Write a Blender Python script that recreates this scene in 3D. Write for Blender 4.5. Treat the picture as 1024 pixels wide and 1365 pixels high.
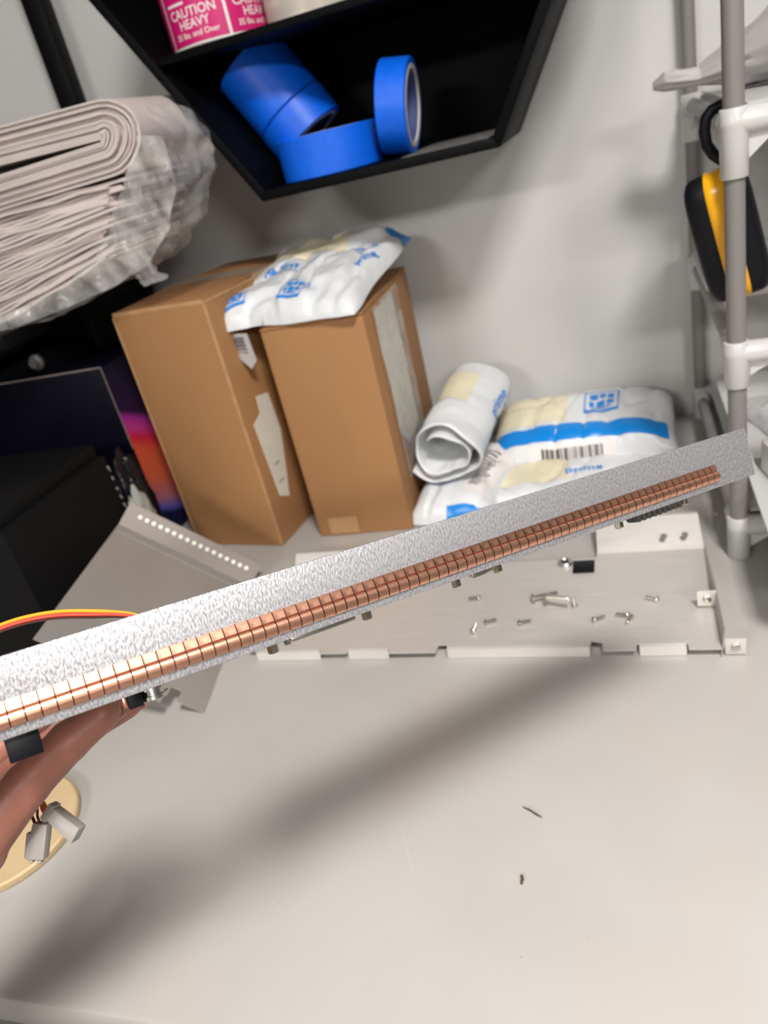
import bpy, bmesh, math, random
from mathutils import Vector, Matrix, noise

for o in list(bpy.data.objects):
    bpy.data.objects.remove(o, do_unlink=True)
SC = bpy.context.scene
COL = SC.collection
PI = math.pi

# ------------------------------------------------------------------ camera
# X runs along the back wall, Y towards it, Z up; the table top is z = 0.
H = 0.5
F, CX, CY = 1010.0, 512.0, 682.5
ROLL, PITCH, YAW = math.radians(14.204), math.radians(26.457), math.radians(21.0)
def _axes():
    n = Vector(((1010 - CX), (2650 - CY), F)).normalized()      # straight down, in (right, down, forward)
    up = -n
    fw = (Vector((0, 0, 1)) - up * up.z).normalized()
    rt = fw.cross(up)
    M = Matrix((rt, fw, up))
    return Matrix.Rotation(YAW, 3, 'Z') @ M
CM = _axes()
CAMP = Vector((0, 0, H))
cam_d = bpy.data.cameras.new('camera')
cam = bpy.data.objects.new('camera', cam_d)
COL.objects.link(cam)
r_, d_, f_ = (CM @ Vector(v) for v in ((1, 0, 0), (0, 1, 0), (0, 0, 1)))
cam.matrix_world = Matrix.Translation(CAMP) @ Matrix((r_, -d_, -f_)).transposed().to_4x4()
cam_d.sensor_fit = 'HORIZONTAL'
cam_d.sensor_width = 36.0
cam_d.lens = F / 1024.0 * 36.0
cam_d.clip_start = 0.01
cam_d.dof.use_dof = True
cam_d.dof.focus_distance = 0.36
cam_d.dof.aperture_fstop = 15.0
SC.camera = cam

# ------------------------------------------------------------------ light
SC.view_settings.view_transform = 'Standard'
SC.view_settings.look = 'None'
SC.view_settings.gamma = 1.0
SC.view_settings.use_curve_mapping = False
SC.view_settings.exposure = -0.10
W = bpy.data.worlds.new('world'); SC.world = W
W.use_nodes = True
W.node_tree.nodes['Background'].inputs[0].default_value = (0.9, 0.93, 1.0, 1)
W.node_tree.nodes['Background'].inputs[1].default_value = 0.15
CEIL = 1.75
LAMPS = [(0.43, -0.37, 0.34, 0.34, 51.0), (-1.2, -3.0, 0.90, 0.60, 118.0), (1.7, -2.6, 0.90, 0.60, 98.0)]
for (lx, ly, sx, sy, pw) in LAMPS:
    ld = bpy.data.lights.new('ceiling_lamp', 'AREA')
    ld.shape = 'RECTANGLE'; ld.size = sx; ld.size_y = sy; ld.energy = pw
    ld.color = (1.0, 0.968, 0.93)
    lo = bpy.data.objects.new('ceiling_lamp', ld); COL.objects.link(lo)
    lo.location = (lx, ly, CEIL - 0.035)

# ------------------------------------------------------------------ helpers
def ray(px, py): return CM @ Vector(((px - CX) / F, (py - CY) / F, 1.0))
def ZP(px, py, z=0.0):
    v = ray(px, py); return CAMP + v * ((z - H) / v.z)
def NP(px, py, n):
    v = ray(px, py); return CAMP + v * (n / v.y)
def DP(px, py, d): return CAMP + ray(px, py) * d

def tag(o, label=None, cat=None, group=None, kind=None):
    if label: o['label'] = label
    if cat: o['category'] = cat
    if group: o['group'] = group
    if kind: o['kind'] = kind
    return o
def empty(name, loc=(0, 0, 0), label=None, cat=None, group=None, rot=None, mat=None):
    o = bpy.data.objects.new(name, None); COL.objects.link(o)
    o.empty_display_size = 0.02
    if mat is not None: o.matrix_world = mat
    else:
        o.location = loc
        if rot: o.rotation_euler = rot
    return tag(o, label, cat, group)

class MB:
    def __init__(s): s.v = []; s.f = []
    def add(s, vs, fs):
        b = len(s.v); s.v += [Vector(p) for p in vs]; s.f += [tuple(i + b for i in q) for q in fs]; return s
    def box(s, lo, hi):
        (a, b, c), (d, e, g) = lo, hi
        return s.add([(a,b,c),(d,b,c),(d,e,c),(a,e,c),(a,b,g),(d,b,g),(d,e,g),(a,e,g)],
                     [(3,2,1,0),(4,5,6,7),(0,1,5,4),(1,2,6,5),(2,3,7,6),(3,0,4,7)])
    def hexa(s, p):      # eight corners, bottom loop then top loop
        return s.add(p, [(3,2,1,0),(4,5,6,7),(0,1,5,4),(1,2,6,5),(2,3,7,6),(3,0,4,7)])
    def prism(s, poly, vec):
        n = len(poly); vec = Vector(vec)
        P = [Vector(p) for p in poly]
        return s.add(P + [p + vec for p in P], [tuple(range(n))[::-1], tuple(range(n, 2*n))] +
                     [(i, (i+1) % n, n + (i+1) % n, n + i) for i in range(n)])
    def tube(s, path, r, n=12, cap=True, flat=None):
        P = [Vector(p) for p in path]; m = len(P); vs = []; fs = []
        up = None
        for i in range(m):
            t = (P[min(i+1, m-1)] - P[max(i-1, 0)]).normalized()
            if up is None:
                a = Vector((0,0,1)) if abs(t.z) < .9 else Vector((1,0,0))
                x = t.cross(a).normalized()
            else:
                x = (up - t * up.dot(t)).normalized()
            up = x; y = t.cross(x)
            rr = r[i] if isinstance(r, (list, tuple)) else r
            for k in range(n):
                a = 2*PI*k/n
                vs.append(P[i] + (x*math.cos(a) + y*math.sin(a)*(flat or 1)) * rr)
        for i in range(m-1):
            for k in range(n):
                fs.append((i*n+k, i*n+(k+1) % n, (i+1)*n+(k+1) % n, (i+1)*n+k))
        if cap:
            fs.append(tuple(range(n))[::-1]); fs.append(tuple((m-1)*n + k for k in range(n)))
        return s.add(vs, fs)
    def lathe(s, prof, origin=(0,0,0), axis=(0,0,1), n=32, closed=False):
        ax = Vector(axis).normalized()
        a = Vector((0,0,1)) if abs(ax.z) < .9 else Vector((1,0,0))
        x = a.cross(ax).normalized(); y = ax.cross(x); O = Vector(origin)
        vs = []; fs = []; m = len(prof)
        for (r, h) in prof:
            for k in range(n):
                t = 2*PI*k/n
                vs.append(O + ax*h + (x*math.cos(t) + y*math.sin(t))*r)
        for i in range(m if closed else m-1):
            j = (i+1) % m
            for k in range(n):
                fs.append((i*n+k, i*n+(k+1) % n, j*n+(k+1) % n, j*n+k))
        if not closed:
            if prof[0][0] > 1e-6: fs.append(tuple(range(n))[::-1])
            if prof[-1][0] > 1e-6: fs.append(tuple((m-1)*n+k for k in range(n)))
        return s.add(vs, fs)
    def grid(s, S, np_, nq, wrap=False):
        vs = [S(i/np_, j/nq) for i in range(np_+1) for j in range(nq+1)]
        return s.add(vs, [(i*(nq+1)+j, (i+1)*(nq+1)+j, (i+1)*(nq+1)+j+1, i*(nq+1)+j+1) for i in range(np_) for j in range(nq)])
    def mesh(s, name, m, smooth=False, bevel=0, fix=True, seg=2):
        me = bpy.data.meshes.new(name)
        me.from_pydata([tuple(v) for v in s.v], [], s.f)
        bm = bmesh.new(); bm.from_mesh(me)
        bmesh.ops.remove_doubles(bm, verts=bm.verts, dist=1e-6)
        if fix: bmesh.ops.recalc_face_normals(bm, faces=bm.faces)
        if bevel:
            es = [e for e in bm.edges if len(e.link_faces) == 2 and e.calc_face_angle(0) > .5]
            bmesh.ops.bevel(bm, geom=es, offset=bevel, segments=seg, affect='EDGES', clamp_overlap=True, profile=.5)
        bm.to_mesh(me); bm.free()
        if m: me.materials.append(m)
        if smooth or bevel:
            for p in me.polygons: p.use_smooth = True
            try: me.set_sharp_from_angle(angle=math.radians(smooth if smooth not in (True, False) else 40))
            except Exception: pass
        return me
    def build(s, name, m, parent=None, smooth=False, bevel=0, loc=None, fix=True, seg=2):
        o = bpy.data.objects.new(name, s.mesh(name, m, smooth, bevel, fix, seg)); COL.objects.link(o)
        if parent: o.parent = parent
        if loc is not None: o.location = loc
        return o
def solidify(o, t, off=-1):
    md = o.modifiers.new('solid', 'SOLIDIFY'); md.thickness = t; md.offset = off; return o

def patch(S, p0, p1, q0, q1, np_=14, nq=10, off=.0006):
    """a thin print or label lying on the surface S(p,q)"""
    m = MB()
    def Q(i, j):
        p = p0 + (p1-p0)*i; q = q0 + (q1-q0)*j
        return lift(S, p, q, off)
    m.grid(Q, np_, nq); return m
def lift(S, p, q, off):
    e = 1e-3
    a = S(p, q); n = (S(p+e, q) - S(p-e, q)).cross(S(p, q+e) - S(p, q-e))
    if n.length > 1e-12: n.normalize()
    return a + n*off
def text_polys(body, size=1.0, cuts=1):
    cu = bpy.data.curves.new('lettering', 'FONT'); cu.body = body; cu.size = size
    cu.align_x = 'CENTER'; cu.align_y = 'CENTER'; cu.resolution_u = 2; cu.offset = size*.012
    ob = bpy.data.objects.new('lettering', cu); COL.objects.link(ob)
    dg = bpy.context.evaluated_depsgraph_get(); dg.update()
    me = bpy.data.meshes.new_from_object(ob.evaluated_get(dg))
    bpy.data.objects.remove(ob, do_unlink=True)
    bm = bmesh.new(); bm.from_mesh(me)
    bmesh.ops.triangulate(bm, faces=bm.faces)
    for _ in range(cuts):
        es = [e for e in bm.edges if e.calc_length() > size*.25]
        if es: bmesh.ops.subdivide_edges(bm, edges=es, cuts=1)
    bmesh.ops.triangulate(bm, faces=bm.faces)
    bm.verts.index_update()
    vs = [v.co.copy() for v in bm.verts]; fs = [tuple(v.index for v in f.verts) for f in bm.faces]
    bm.free(); bpy.data.meshes.remove(me)
    return vs, fs
def surf_text(S, body, p, q, size, sx=1.0, sy=1.0, rot=0, off=.0008, m=None):
    """lettering centred at (p,q); sx, sy turn metres into p and q"""
    vs, fs = text_polys(body, size)
    m = m or MB(); c, s = math.cos(rot), math.sin(rot)
    m.add([lift(S, p + (v.x*c - v.y*s)*sx, q + (v.x*s + v.y*c)*sy, off) for v in vs], fs)
    return m

# ------------------------------------------------------------------ materials
MATS = {}
def mat(name, color, rough=.5, metal=0.0, vary=0.0, vscale=8.0, bump=0.0, bscale=60.0, stretch=(1,1,1), spec=.5,
        alpha=None, trans=0.0, sss=0.0, color2=None, detail=4.0, rvary=0.0, coat=0.0, aniso=0.0, lo=.35, hi=.65):
    if name in MATS: return MATS[name]
    m = bpy.data.materials.new(name); m.use_nodes = True
    nt = m.node_tree; b = nt.nodes['Principled BSDF']
    c = (*color, 1)
    b.inputs['Base Color'].default_value = c
    b.inputs['Roughness'].default_value = rough
    b.inputs['Metallic'].default_value = metal
    b.inputs['Specular IOR Level'].default_value = spec
    b.inputs['Coat Weight'].default_value = coat
    b.inputs['Transmission Weight'].default_value = trans
    if aniso: b.inputs['Anisotropic'].default_value = aniso
    if sss:
        b.inputs['Subsurface Weight'].default_value = sss
        b.inputs['Subsurface Radius'].default_value = (.01, .004, .002)
        b.inputs['Subsurface Scale'].default_value = .5
    if alpha is not None: b.inputs['Alpha'].default_value = alpha
    tc = nt.nodes.new('ShaderNodeTexCoord'); mp = nt.nodes.new('ShaderNodeMapping')
    mp.inputs['Scale'].default_value = stretch
    nt.links.new(tc.outputs['Object'], mp.inputs['Vector'])
    if vary or color2:
        n = nt.nodes.new('ShaderNodeTexNoise'); n.inputs['Scale'].default_value = vscale; n.inputs['Detail'].default_value = detail
        nt.links.new(mp.outputs['Vector'], n.inputs['Vector'])
        r = nt.nodes.new('ShaderNodeValToRGB')
        c2 = color2 or tuple(min(1, x*(1+vary)) for x in color)
        c1 = color if color2 else tuple(x*(1-vary) for x in color)
        r.color_ramp.elements[0].position = lo; r.color_ramp.elements[1].position = hi
        r.color_ramp.elements[0].color = (*c1, 1); r.color_ramp.elements[1].color = (*c2, 1)
        nt.links.new(n.outputs['Fac'], r.inputs['Fac']); nt.links.new(r.outputs['Color'], b.inputs['Base Color'])
    if bump or rvary:
        n2 = nt.nodes.new('ShaderNodeTexNoise'); n2.inputs['Scale'].default_value = bscale; n2.inputs['Detail'].default_value = 3
        nt.links.new(mp.outputs['Vector'], n2.inputs['Vector'])
        if bump:
            bp = nt.nodes.new('ShaderNodeBump'); bp.inputs['Strength'].default_value = bump; bp.inputs['Distance'].default_value = .002
            nt.links.new(n2.outputs['Fac'], bp.inputs['Height']); nt.links.new(bp.outputs['Normal'], b.inputs['Normal'])
        if rvary:
            mr = nt.nodes.new('ShaderNodeMapRange')
            mr.inputs['From Min'].default_value = .3; mr.inputs['From Max'].default_value = .7
            mr.inputs['To Min'].default_value = max(0, rough-rvary); mr.inputs['To Max'].default_value = min(1, rough+rvary)
            nt.links.new(n2.outputs['Fac'], mr.inputs['Value']); nt.links.new(mr.outputs['Result'], b.inputs['Roughness'])
    MATS[name] = m
    return m
def film(name, color, opacity, rough=.15):
    """clear plastic film: part see-through, part milky and glossy"""
    if name in MATS: return MATS[name]
    m = bpy.data.materials.new(name); m.use_nodes = True; nt = m.node_tree
    b = nt.nodes['Principled BSDF']; out = nt.nodes['Material Output']
    b.inputs['Base Color'].default_value = (*color, 1); b.inputs['Roughness'].default_value = rough
    t = nt.nodes.new('ShaderNodeBsdfTransparent'); mx = nt.nodes.new('ShaderNodeMixShader')
    n = nt.nodes.new('ShaderNodeTexNoise'); n.inputs['Scale'].default_value = 28; n.inputs['Detail'].default_value = 3
    tc = nt.nodes.new('ShaderNodeTexCoord'); nt.links.new(tc.outputs['Object'], n.inputs['Vector'])
    mr = nt.nodes.new('ShaderNodeMapRange'); mr.inputs['From Min'].default_value = .35; mr.inputs['From Max'].default_value = .7
    mr.inputs['To Min'].default_value = opacity*.45; mr.inputs['To Max'].default_value = min(1, opacity*1.4)
    nt.links.new(n.outputs['Fac'], mr.inputs['Value']); nt.links.new(mr.outputs['Result'], mx.inputs['Fac'])
    nt.links.new(t.outputs[0], mx.inputs[1]); nt.links.new(b.outputs[0], mx.inputs[2]); nt.links.new(mx.outputs[0], out.inputs['Surface'])
    MATS[name] = m; return m

M_WALL = mat('wall_paint', (.60, .595, .58), .42, vary=.025, vscale=3, bump=.04, bscale=90)
M_CEIL = mat('ceiling_paint', (.30, .29, .28), .9)
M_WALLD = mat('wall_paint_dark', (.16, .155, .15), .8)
M_FLOOR = mat('floor_vinyl', (.22, .21, .2), .5, vary=.1, vscale=20)
M_TABLE = mat('bench_laminate', (.47, .455, .43), .38, vary=.03, vscale=10, bump=.03, bscale=300, detail=8)
def bench_detail(m):
    nt = m.node_tree; b = nt.nodes['Principled BSDF']; src = b.inputs['Base Color'].links[0].from_socket
    tc = nt.nodes.new('ShaderNodeTexCoord')
    def layer(rot, scale, lo, hi, col, fac, sock):
        m0 = nt.nodes.new('ShaderNodeMapping'); m0.inputs['Rotation'].default_value = (0, 0, math.radians(rot))
        mp = nt.nodes.new('ShaderNodeMapping'); mp.inputs['Scale'].default_value = scale
        nt.links.new(tc.outputs['Object'], m0.inputs['Vector']); nt.links.new(m0.outputs[0], mp.inputs['Vector'])
        n = nt.nodes.new('ShaderNodeTexNoise'); n.inputs['Scale'].default_value = 1; n.inputs['Detail'].default_value = 2; nt.links.new(mp.outputs[0], n.inputs['Vector'])
        r = nt.nodes.new('ShaderNodeMapRange'); r.inputs['From Min'].default_value = lo; r.inputs['From Max'].default_value = hi; r.inputs['To Max'].default_value = fac
        nt.links.new(n.outputs['Fac'], r.inputs['Value'])
        mx = nt.nodes.new('ShaderNodeMix'); mx.data_type = 'RGBA'; mx.inputs['B'].default_value = (*col, 1)
        nt.links.new(r.outputs[0], mx.inputs['Factor']); nt.links.new(sock, mx.inputs['A']); return mx.outputs['Result']
    src = layer(35, (420, 9, 1), .735, .79, (.60, .59, .57), .4, src)
    src = layer(-28, (380, 8, 1), .74, .80, (.60, .59, .57), .4, src)
    src = layer(80, (300, 12, 1), .76, .82, (.30, .29, .27), .3, src)
    src = layer(10, (9, 6, 1), .55, .75, (.50, .43, .38), .5, src)
    src = layer(0, (160, 160, 1), .76, .80, (.22, .18, .14), .5, src)
    nt.links.new(src, b.inputs['Base Color'])
bench_detail(M_TABLE)
M_STEEL_DK = mat('dark_steel', (.08, .08, .08), .5, metal=.5)
M_BLACK = mat('black_laminate', (.003, .003, .0035), .45, spec=.12)
M_BLACKB = mat('black_board', (.0018, .0018, .0022), .55, spec=.10)
M_BLKMAT = mat('black_matt', (.006, .006, .0062), .55, spec=.12)
M_NAVY = mat('navy_print', (.0025, .0025, .008), .4, spec=.12)
M_BLUE = mat('blue_tape', (.0, .125, .78), .45, vary=.06, vscale=120)
M_CORE = mat('tape_core_card', (.62, .58, .52), .7)
M_CORED = mat('tape_core_inside', (.05, .07, .2), .6)
M_PINK = mat('pink_label', (.62, .008, .16), .4)
M_INKW = mat('white_ink', (.85, .8, .78), .5)
M_CARD = mat('cardboard', (.35, .172, .066), .75, vary=.06, vscale=9, bump=.05, bscale=220, stretch=(1, 1, .25))
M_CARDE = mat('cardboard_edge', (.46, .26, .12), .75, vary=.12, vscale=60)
M_PTAPE = mat('clear_packing_tape', (.36, .25, .16), .12, vary=.1, vscale=30)
M_LABEL = mat('paper_label', (.72, .68, .58), .6, vary=.04, vscale=15)
M_POUCH = film('clear_pouch', (.75, .74, .7), .45, .12)
M_MAIL = mat('poly_mailer', (.75, .765, .78), .30, vary=.03, vscale=12, bump=.55, bscale=38)
M_MAILG = mat('poly_mailer_inside', (.33, .36, .4), .4, bump=.2, bscale=45)
M_CREAM = mat('cream_label', (.80, .73, .53), .5, vary=.03, vscale=40)
M_INKB = mat('blue_ink', (.02, .25, .75), .4)
M_STRIPE = mat('blue_stripe_print', (.005, .24, .72), .3)
M_INKK = mat('black_ink', (.02, .02, .022), .5)
M_INKG = mat('grey_ink', (.16, .15, .15), .6)
M_TAG = mat('grey_sticker', (.5, .5, .5), .4)
M_FOAM = mat('foam_sheet', (.66, .58, .55), .75, vary=.05, vscale=12)
M_BAGF = film('plastic_bag_film', (.78, .76, .74), .42, .15)
M_ALU = mat('sheet_aluminium', (.72, .69, .655), .46, metal=.45, vary=.03, vscale=25, bump=.03, bscale=30, stretch=(1, 9, 1), rvary=.05)
M_ALUL = mat('sheet_aluminium_dull', (.46, .44, .42), .48, metal=.5, vary=.06, vscale=9, rvary=.05, bscale=12, bump=.02, stretch=(1, .3, 1))
M_PIPE = mat('grey_pipe', (.21, .195, .185), .42)
M_JOINT = mat('white_plastic_joint', (.56, .55, .54), .3)
M_PANEL = mat('shelf_panel_plastic', (.52, .52, .52), .4)
M_BIN = mat('bin_plastic', (.60, .60, .595), .35)
M_POLYB = mat('grey_poly_bag', (.52, .5, .49), .4, vary=.05, vscale=12, bump=.15, bscale=30)
M_YEL = mat('yellow_plastic', (.9, .43, .01), .25)
M_RUB = mat('black_rubber', (.004, .004, .006), .45, spec=.25)
M_RED = mat('red_print', (.55, .05, .03), .5)
M_BRACK = None
M_COP = mat('copper', (.86, .45, .31), .33, metal=1, vary=.04, vscale=150, rvary=.04, bscale=300)
M_STEEL = mat('nickel_steel', (.62, .60, .55), .25, metal=1)
M_BRASS = mat('brass_jack', (.55, .52, .38), .25, metal=1)
M_SKIN = mat('skin', (.38, .155, .11), .45, sss=.25, vary=.10, vscale=55, bump=.18, bscale=170, color2=None)
M_NAIL = mat('nail', (.55, .30, .25), .3)
M_WY = mat('yellow_wire', (.85, .38, .02), .35)
M_WR = mat('red_wire', (.66, .08, .05), .35)
M_WP = mat('brown_wire', (.12, .03, .025), .4)
M_NYL = mat('nylon_connector', (.33, .31, .285), .4, sss=.15, vary=.05, vscale=60)
M_CORK = mat('pale_tan_board', (.68, .50, .29), .6, vary=.05, vscale=40)
M_DUST = mat('crumb_brown', (.12, .07, .03), .7)

def bracket_material():
    m = bpy.data.materials.new('etched_aluminium'); m.use_nodes = True; nt = m.node_tree
    b = nt.nodes['Principled BSDF']; b.inputs['Metallic'].default_value = .7
    tc = nt.nodes.new('ShaderNodeTexCoord'); mp = nt.nodes.new('ShaderNodeMapping')
    mp.inputs['Rotation'].default_value = (0, 0, math.radians(28)); mp.inputs['Scale'].default_value = (1.0, .42, 1)
    nt.links.new(tc.outputs['Object'], mp.inputs['Vector'])
    n = nt.nodes.new('ShaderNodeTexNoise'); n.inputs['Scale'].default_value = 1250; n.inputs['Detail'].default_value = 2.5; n.inputs['Roughness'].default_value = .6
    nt.links.new(mp.outputs['Vector'], n.inputs['Vector'])
    r = nt.nodes.new('ShaderNodeValToRGB'); e = r.color_ramp.elements
    e[0].position = .38; e[0].color = (.30, .297, .31, 1); e[1].position = .70; e[1].color = (.66, .65, .67, 1)
    nt.links.new(n.outputs['Fac'], r.inputs['Fac']); nt.links.new(r.outputs['Color'], b.inputs['Base Color'])
    mr = nt.nodes.new('ShaderNodeMapRange'); mr.inputs['From Min'].default_value = .35; mr.inputs['From Max'].default_value = .65
    mr.inputs['To Min'].default_value = .66; mr.inputs['To Max'].default_value = .44
    nt.links.new(n.outputs['Fac'], mr.inputs['Value']); nt.links.new(mr.outputs['Result'], b.inputs['Roughness'])
    bp = nt.nodes.new('ShaderNodeBump'); bp.inputs['Strength'].default_value = .42; bp.inputs['Distance'].default_value = .0005
    nt.links.new(n.outputs['Fac'], bp.inputs['Height']); nt.links.new(bp.outputs['Normal'], b.inputs['Normal'])
    return m
M_BRACK = bracket_material()

def gradient_print():
    """the printed pink to orange glow on the dark box, along the box height"""
    m = bpy.data.materials.new('colour_print'); m.use_nodes = True; nt = m.node_tree
    b = nt.nodes['Principled BSDF']; b.inputs['Roughness'].default_value = .3
    tc = nt.nodes.new('ShaderNodeTexCoord'); sp = nt.nodes.new('ShaderNodeSeparateXYZ')
    nt.links.new(tc.outputs['Object'], sp.inputs[0])
    ma = nt.nodes.new('ShaderNodeMath'); ma.operation = 'MULTIPLY_ADD'; ma.inputs[1].default_value = .45; nt.links.new(sp.outputs['Y'], ma.inputs[0]); nt.links.new(sp.outputs['Z'], ma.inputs[2])
    mr = nt.nodes.new('ShaderNodeMapRange'); mr.inputs['From Min'].default_value = 0; mr.inputs['From Max'].default_value = .288
    nt.links.new(ma.outputs[0], mr.inputs['Value'])
    r = nt.nodes.new('ShaderNodeValToRGB'); cr = r.color_ramp
    stops = [(.0, (.008, .008, .03)), (.17, (.01, .01, .05)), (.20, (.10, .09, .40)), (.26, (.40, .14, .20)), (.38, (.70, .13, .06)), (.55, (.78, .11, .045)), (.62, (.72, .02, .06)), (.68, (.62, .05, .30)), (.735, (.40, .03, .30)), (.77, (.03, .012, .05)), (1, (.015, .012, .03))]
    while len(cr.elements) < len(stops): cr.elements.new(.5)
    for e, (p, c) in zip(cr.elements, stops): e.position = p; e.color = (*c, 1)
    nt.links.new(mr.outputs[0], r.inputs['Fac']); nt.links.new(r.outputs[0], b.inputs['Base Color'])
    return m
M_GRAD = gradient_print()
def lamp_mat():
    m = bpy.data.materials.new('lamp_diffuser'); m.use_nodes = True; b = m.node_tree.nodes['Principled BSDF']
    b.inputs['Emission Color'].default_value = (1, .955, .9, 1); b.inputs['Emission Strength'].default_value = 4
    return m
M_LAMP = lamp_mat()

# ------------------------------------------------------------------ setting
WALL = 1.19
def struct(name, m, lo, hi, bevel=0):
    o = MB().box(lo, hi).build(name, m, bevel=bevel); o['kind'] = 'structure'; return o
struct('floor', M_FLOOR, (-3.0, -4.0, -.80), (3.2, WALL + .1, -.75))
struct('ceiling', M_CEIL, (-3.0, -4.0, CEIL), (3.2, WALL + .1, CEIL + .05))
struct('wall_back', M_WALL, (-3.0, WALL, -.75), (3.2, WALL + .1, CEIL))
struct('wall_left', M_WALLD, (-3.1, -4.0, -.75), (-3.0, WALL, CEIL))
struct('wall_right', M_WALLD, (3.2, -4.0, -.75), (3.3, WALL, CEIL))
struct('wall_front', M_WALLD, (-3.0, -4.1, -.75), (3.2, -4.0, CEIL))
for i, (lx, ly, sx, sy, pw) in enumerate(LAMPS):
    L = empty('ceiling_light', (lx, ly, CEIL), ['square white ceiling light panel above the work bench', 'wide white ceiling light panel far behind the bench at left', 'wide white ceiling light panel far behind the bench at right'][i], 'ceiling light', 'ceiling light panels')
    fr = MB(); a, b = sx/2 + .02, sy/2 + .02
    for (x0, y0, x1, y1) in ((-a, -b, a, -b+.02), (-a, b-.02, a, b), (-a, -b+.02, -a+.02, b-.02), (a-.02, -b+.02, a, b-.02)):
        fr.box((x0, y0, -.03), (x1, y1, 0))
    fr.build('frame', M_JOINT, L)
    MB().box((-a+.02, -b+.02, -.02), (a-.02, b-.02, -.01)).build('diffuser', M_LAMP, L)

# work bench
T = empty('work_bench', (0, .7, -.75), 'large light grey laminate work bench against the wall', 'bench')
MB().box((-1.6, .222-.7, .715), (1.5, WALL-.003-.7, .75)).build('table_top', M_TABLE, T, bevel=.004)
for x in (-1.5, 1.4):
    for y in (.28, 1.12):
        MB().box((x-.025, y-.7-.025, 0), (x+.025, y-.7+.025, .714)).build('leg', M_STEEL_DK, T, bevel=.003)

# ------------------------------------------------------------------ hexagonal wall shelf and its tape
HX, HZ, HR, HF, HT = -.2705, .708, .301, .95, .012
S = empty('hexagon_shelf', (HX, WALL, HZ), 'black hexagonal wall shelf holding tape rolls', 'wall shelf')
def hexpt(k, r): a = PI/3*k; return Vector((r*math.cos(a), 0, r*math.sin(a)))
for k in range(6):
    ri = HR - HT/math.cos(PI/6)
    a, b, c, d = hexpt(k, HR), hexpt(k+1, HR), hexpt(k+1, ri), hexpt(k, ri)
    MB().prism([p + Vector((0, HF-WALL, 0)) for p in (a, b, c, d)], (0, WALL-HF-.001, 0)).build('side_board', M_BLACKB, S, bevel=.0015)
zs = -.085
hw = (HR - HT/math.cos(PI/6)) - abs(zs)/math.sqrt(3) - .006
MB().box((-hw, HF-WALL+.002, zs-.006), (hw, -.012, zs+.003)).build('shelf_board', M_BLACKB, S, bevel=.0012)
MB().prism([hexpt(k, HR-.012) + Vector((0, -.012, 0)) for k in range(6)], (0, .010, 0)).build('back_panel', M_BLACKB, S)
MB().box((.035, HF-WALL+.004, -HR*math.cos(PI/6)+HT), (.138, -.03, -HR*math.cos(PI/6)+HT+.0006)).build('lit_dust_film', mat('lit_dust', (.14, .135, .13), .8, vary=.3, vscale=60), S)  # grey of the lamplit, dusty board top put into a thin slab

def tape_roll(name, label, center, axis, ro, ri, w, m_out, m_core=M_CORE, group=None, cat='tape roll', inner=M_CORED):
    """axis runs through the core; the roll is built along its own z"""
    ax = Vector(axis).normalized()
    q = Vector((0, 0, 1)).rotation_difference(ax)
    Mx = Matrix.Translation(Vector(center)) @ q.to_matrix().to_4x4()
    E = empty(name, label=label, cat=cat, group=group, mat=Mx)
    b = .0012; h = w/2
    MB().lathe([(ri+.004, -h), (ro-b, -h), (ro, -h+b), (ro, h-b), (ro-b, h), (ri+.004, h)], n=56, closed=True).build('tape', m_out, E, smooth=30)
    MB().lathe([(ri, -h-.0004), (ri+.005, -h-.0004), (ri+.005, h+.0004), (ri, h+.0004)], n=48, closed=True).build('core', m_core, E, smooth=30)
    MB().lathe([(ri-.0006, -h+.002), (ri+.0001, -h+.002), (ri+.0001, h-.002), (ri-.0006, h-.002)], n=48, closed=True).build('core_lining', inner, E, smooth=30)
    return E
GT = 'rolls of blue tape on the hexagon shelf'
FL = HZ - HR*math.cos(PI/6) + HT          # top of the bottom board
tape_roll('tape_roll', 'blue tape roll lying flat on the bottom board of the hexagon shelf', (-.341, 1.018, FL+.0245), (0, 0, 1), .065, .040, .048, M_BLUE, group=GT)
tape_roll('tape_roll', 'blue tape roll standing upright on its rim, pale core ring showing', (-.243, 1.020, FL+.054), (1, .02, -.16), .053, .040, .036, M_BLUE, group=GT)
# two rolls lying along the slanted left board
bl = Vector((HX - HR/2, 0, HZ - HR*math.cos(PI/6)))
al = Vector((-.5, 0, .8660)); nb = Vector((.866, 0, .5))
rr = .052
base = bl + nb*(HT + rr + .001); base.y = 1.070
tape_roll('tape_roll', 'lower blue tape roll of the tilted pair against the slanted board', base + al*.050, al, rr, .040, .038, M_BLUE, group=GT)
tape_roll('tape_roll', 'upper wide blue tape roll of the tilted pair under the shelf board', base + al*.1095, al, rr-.001, .040, .078, M_BLUE, group=GT)

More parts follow.
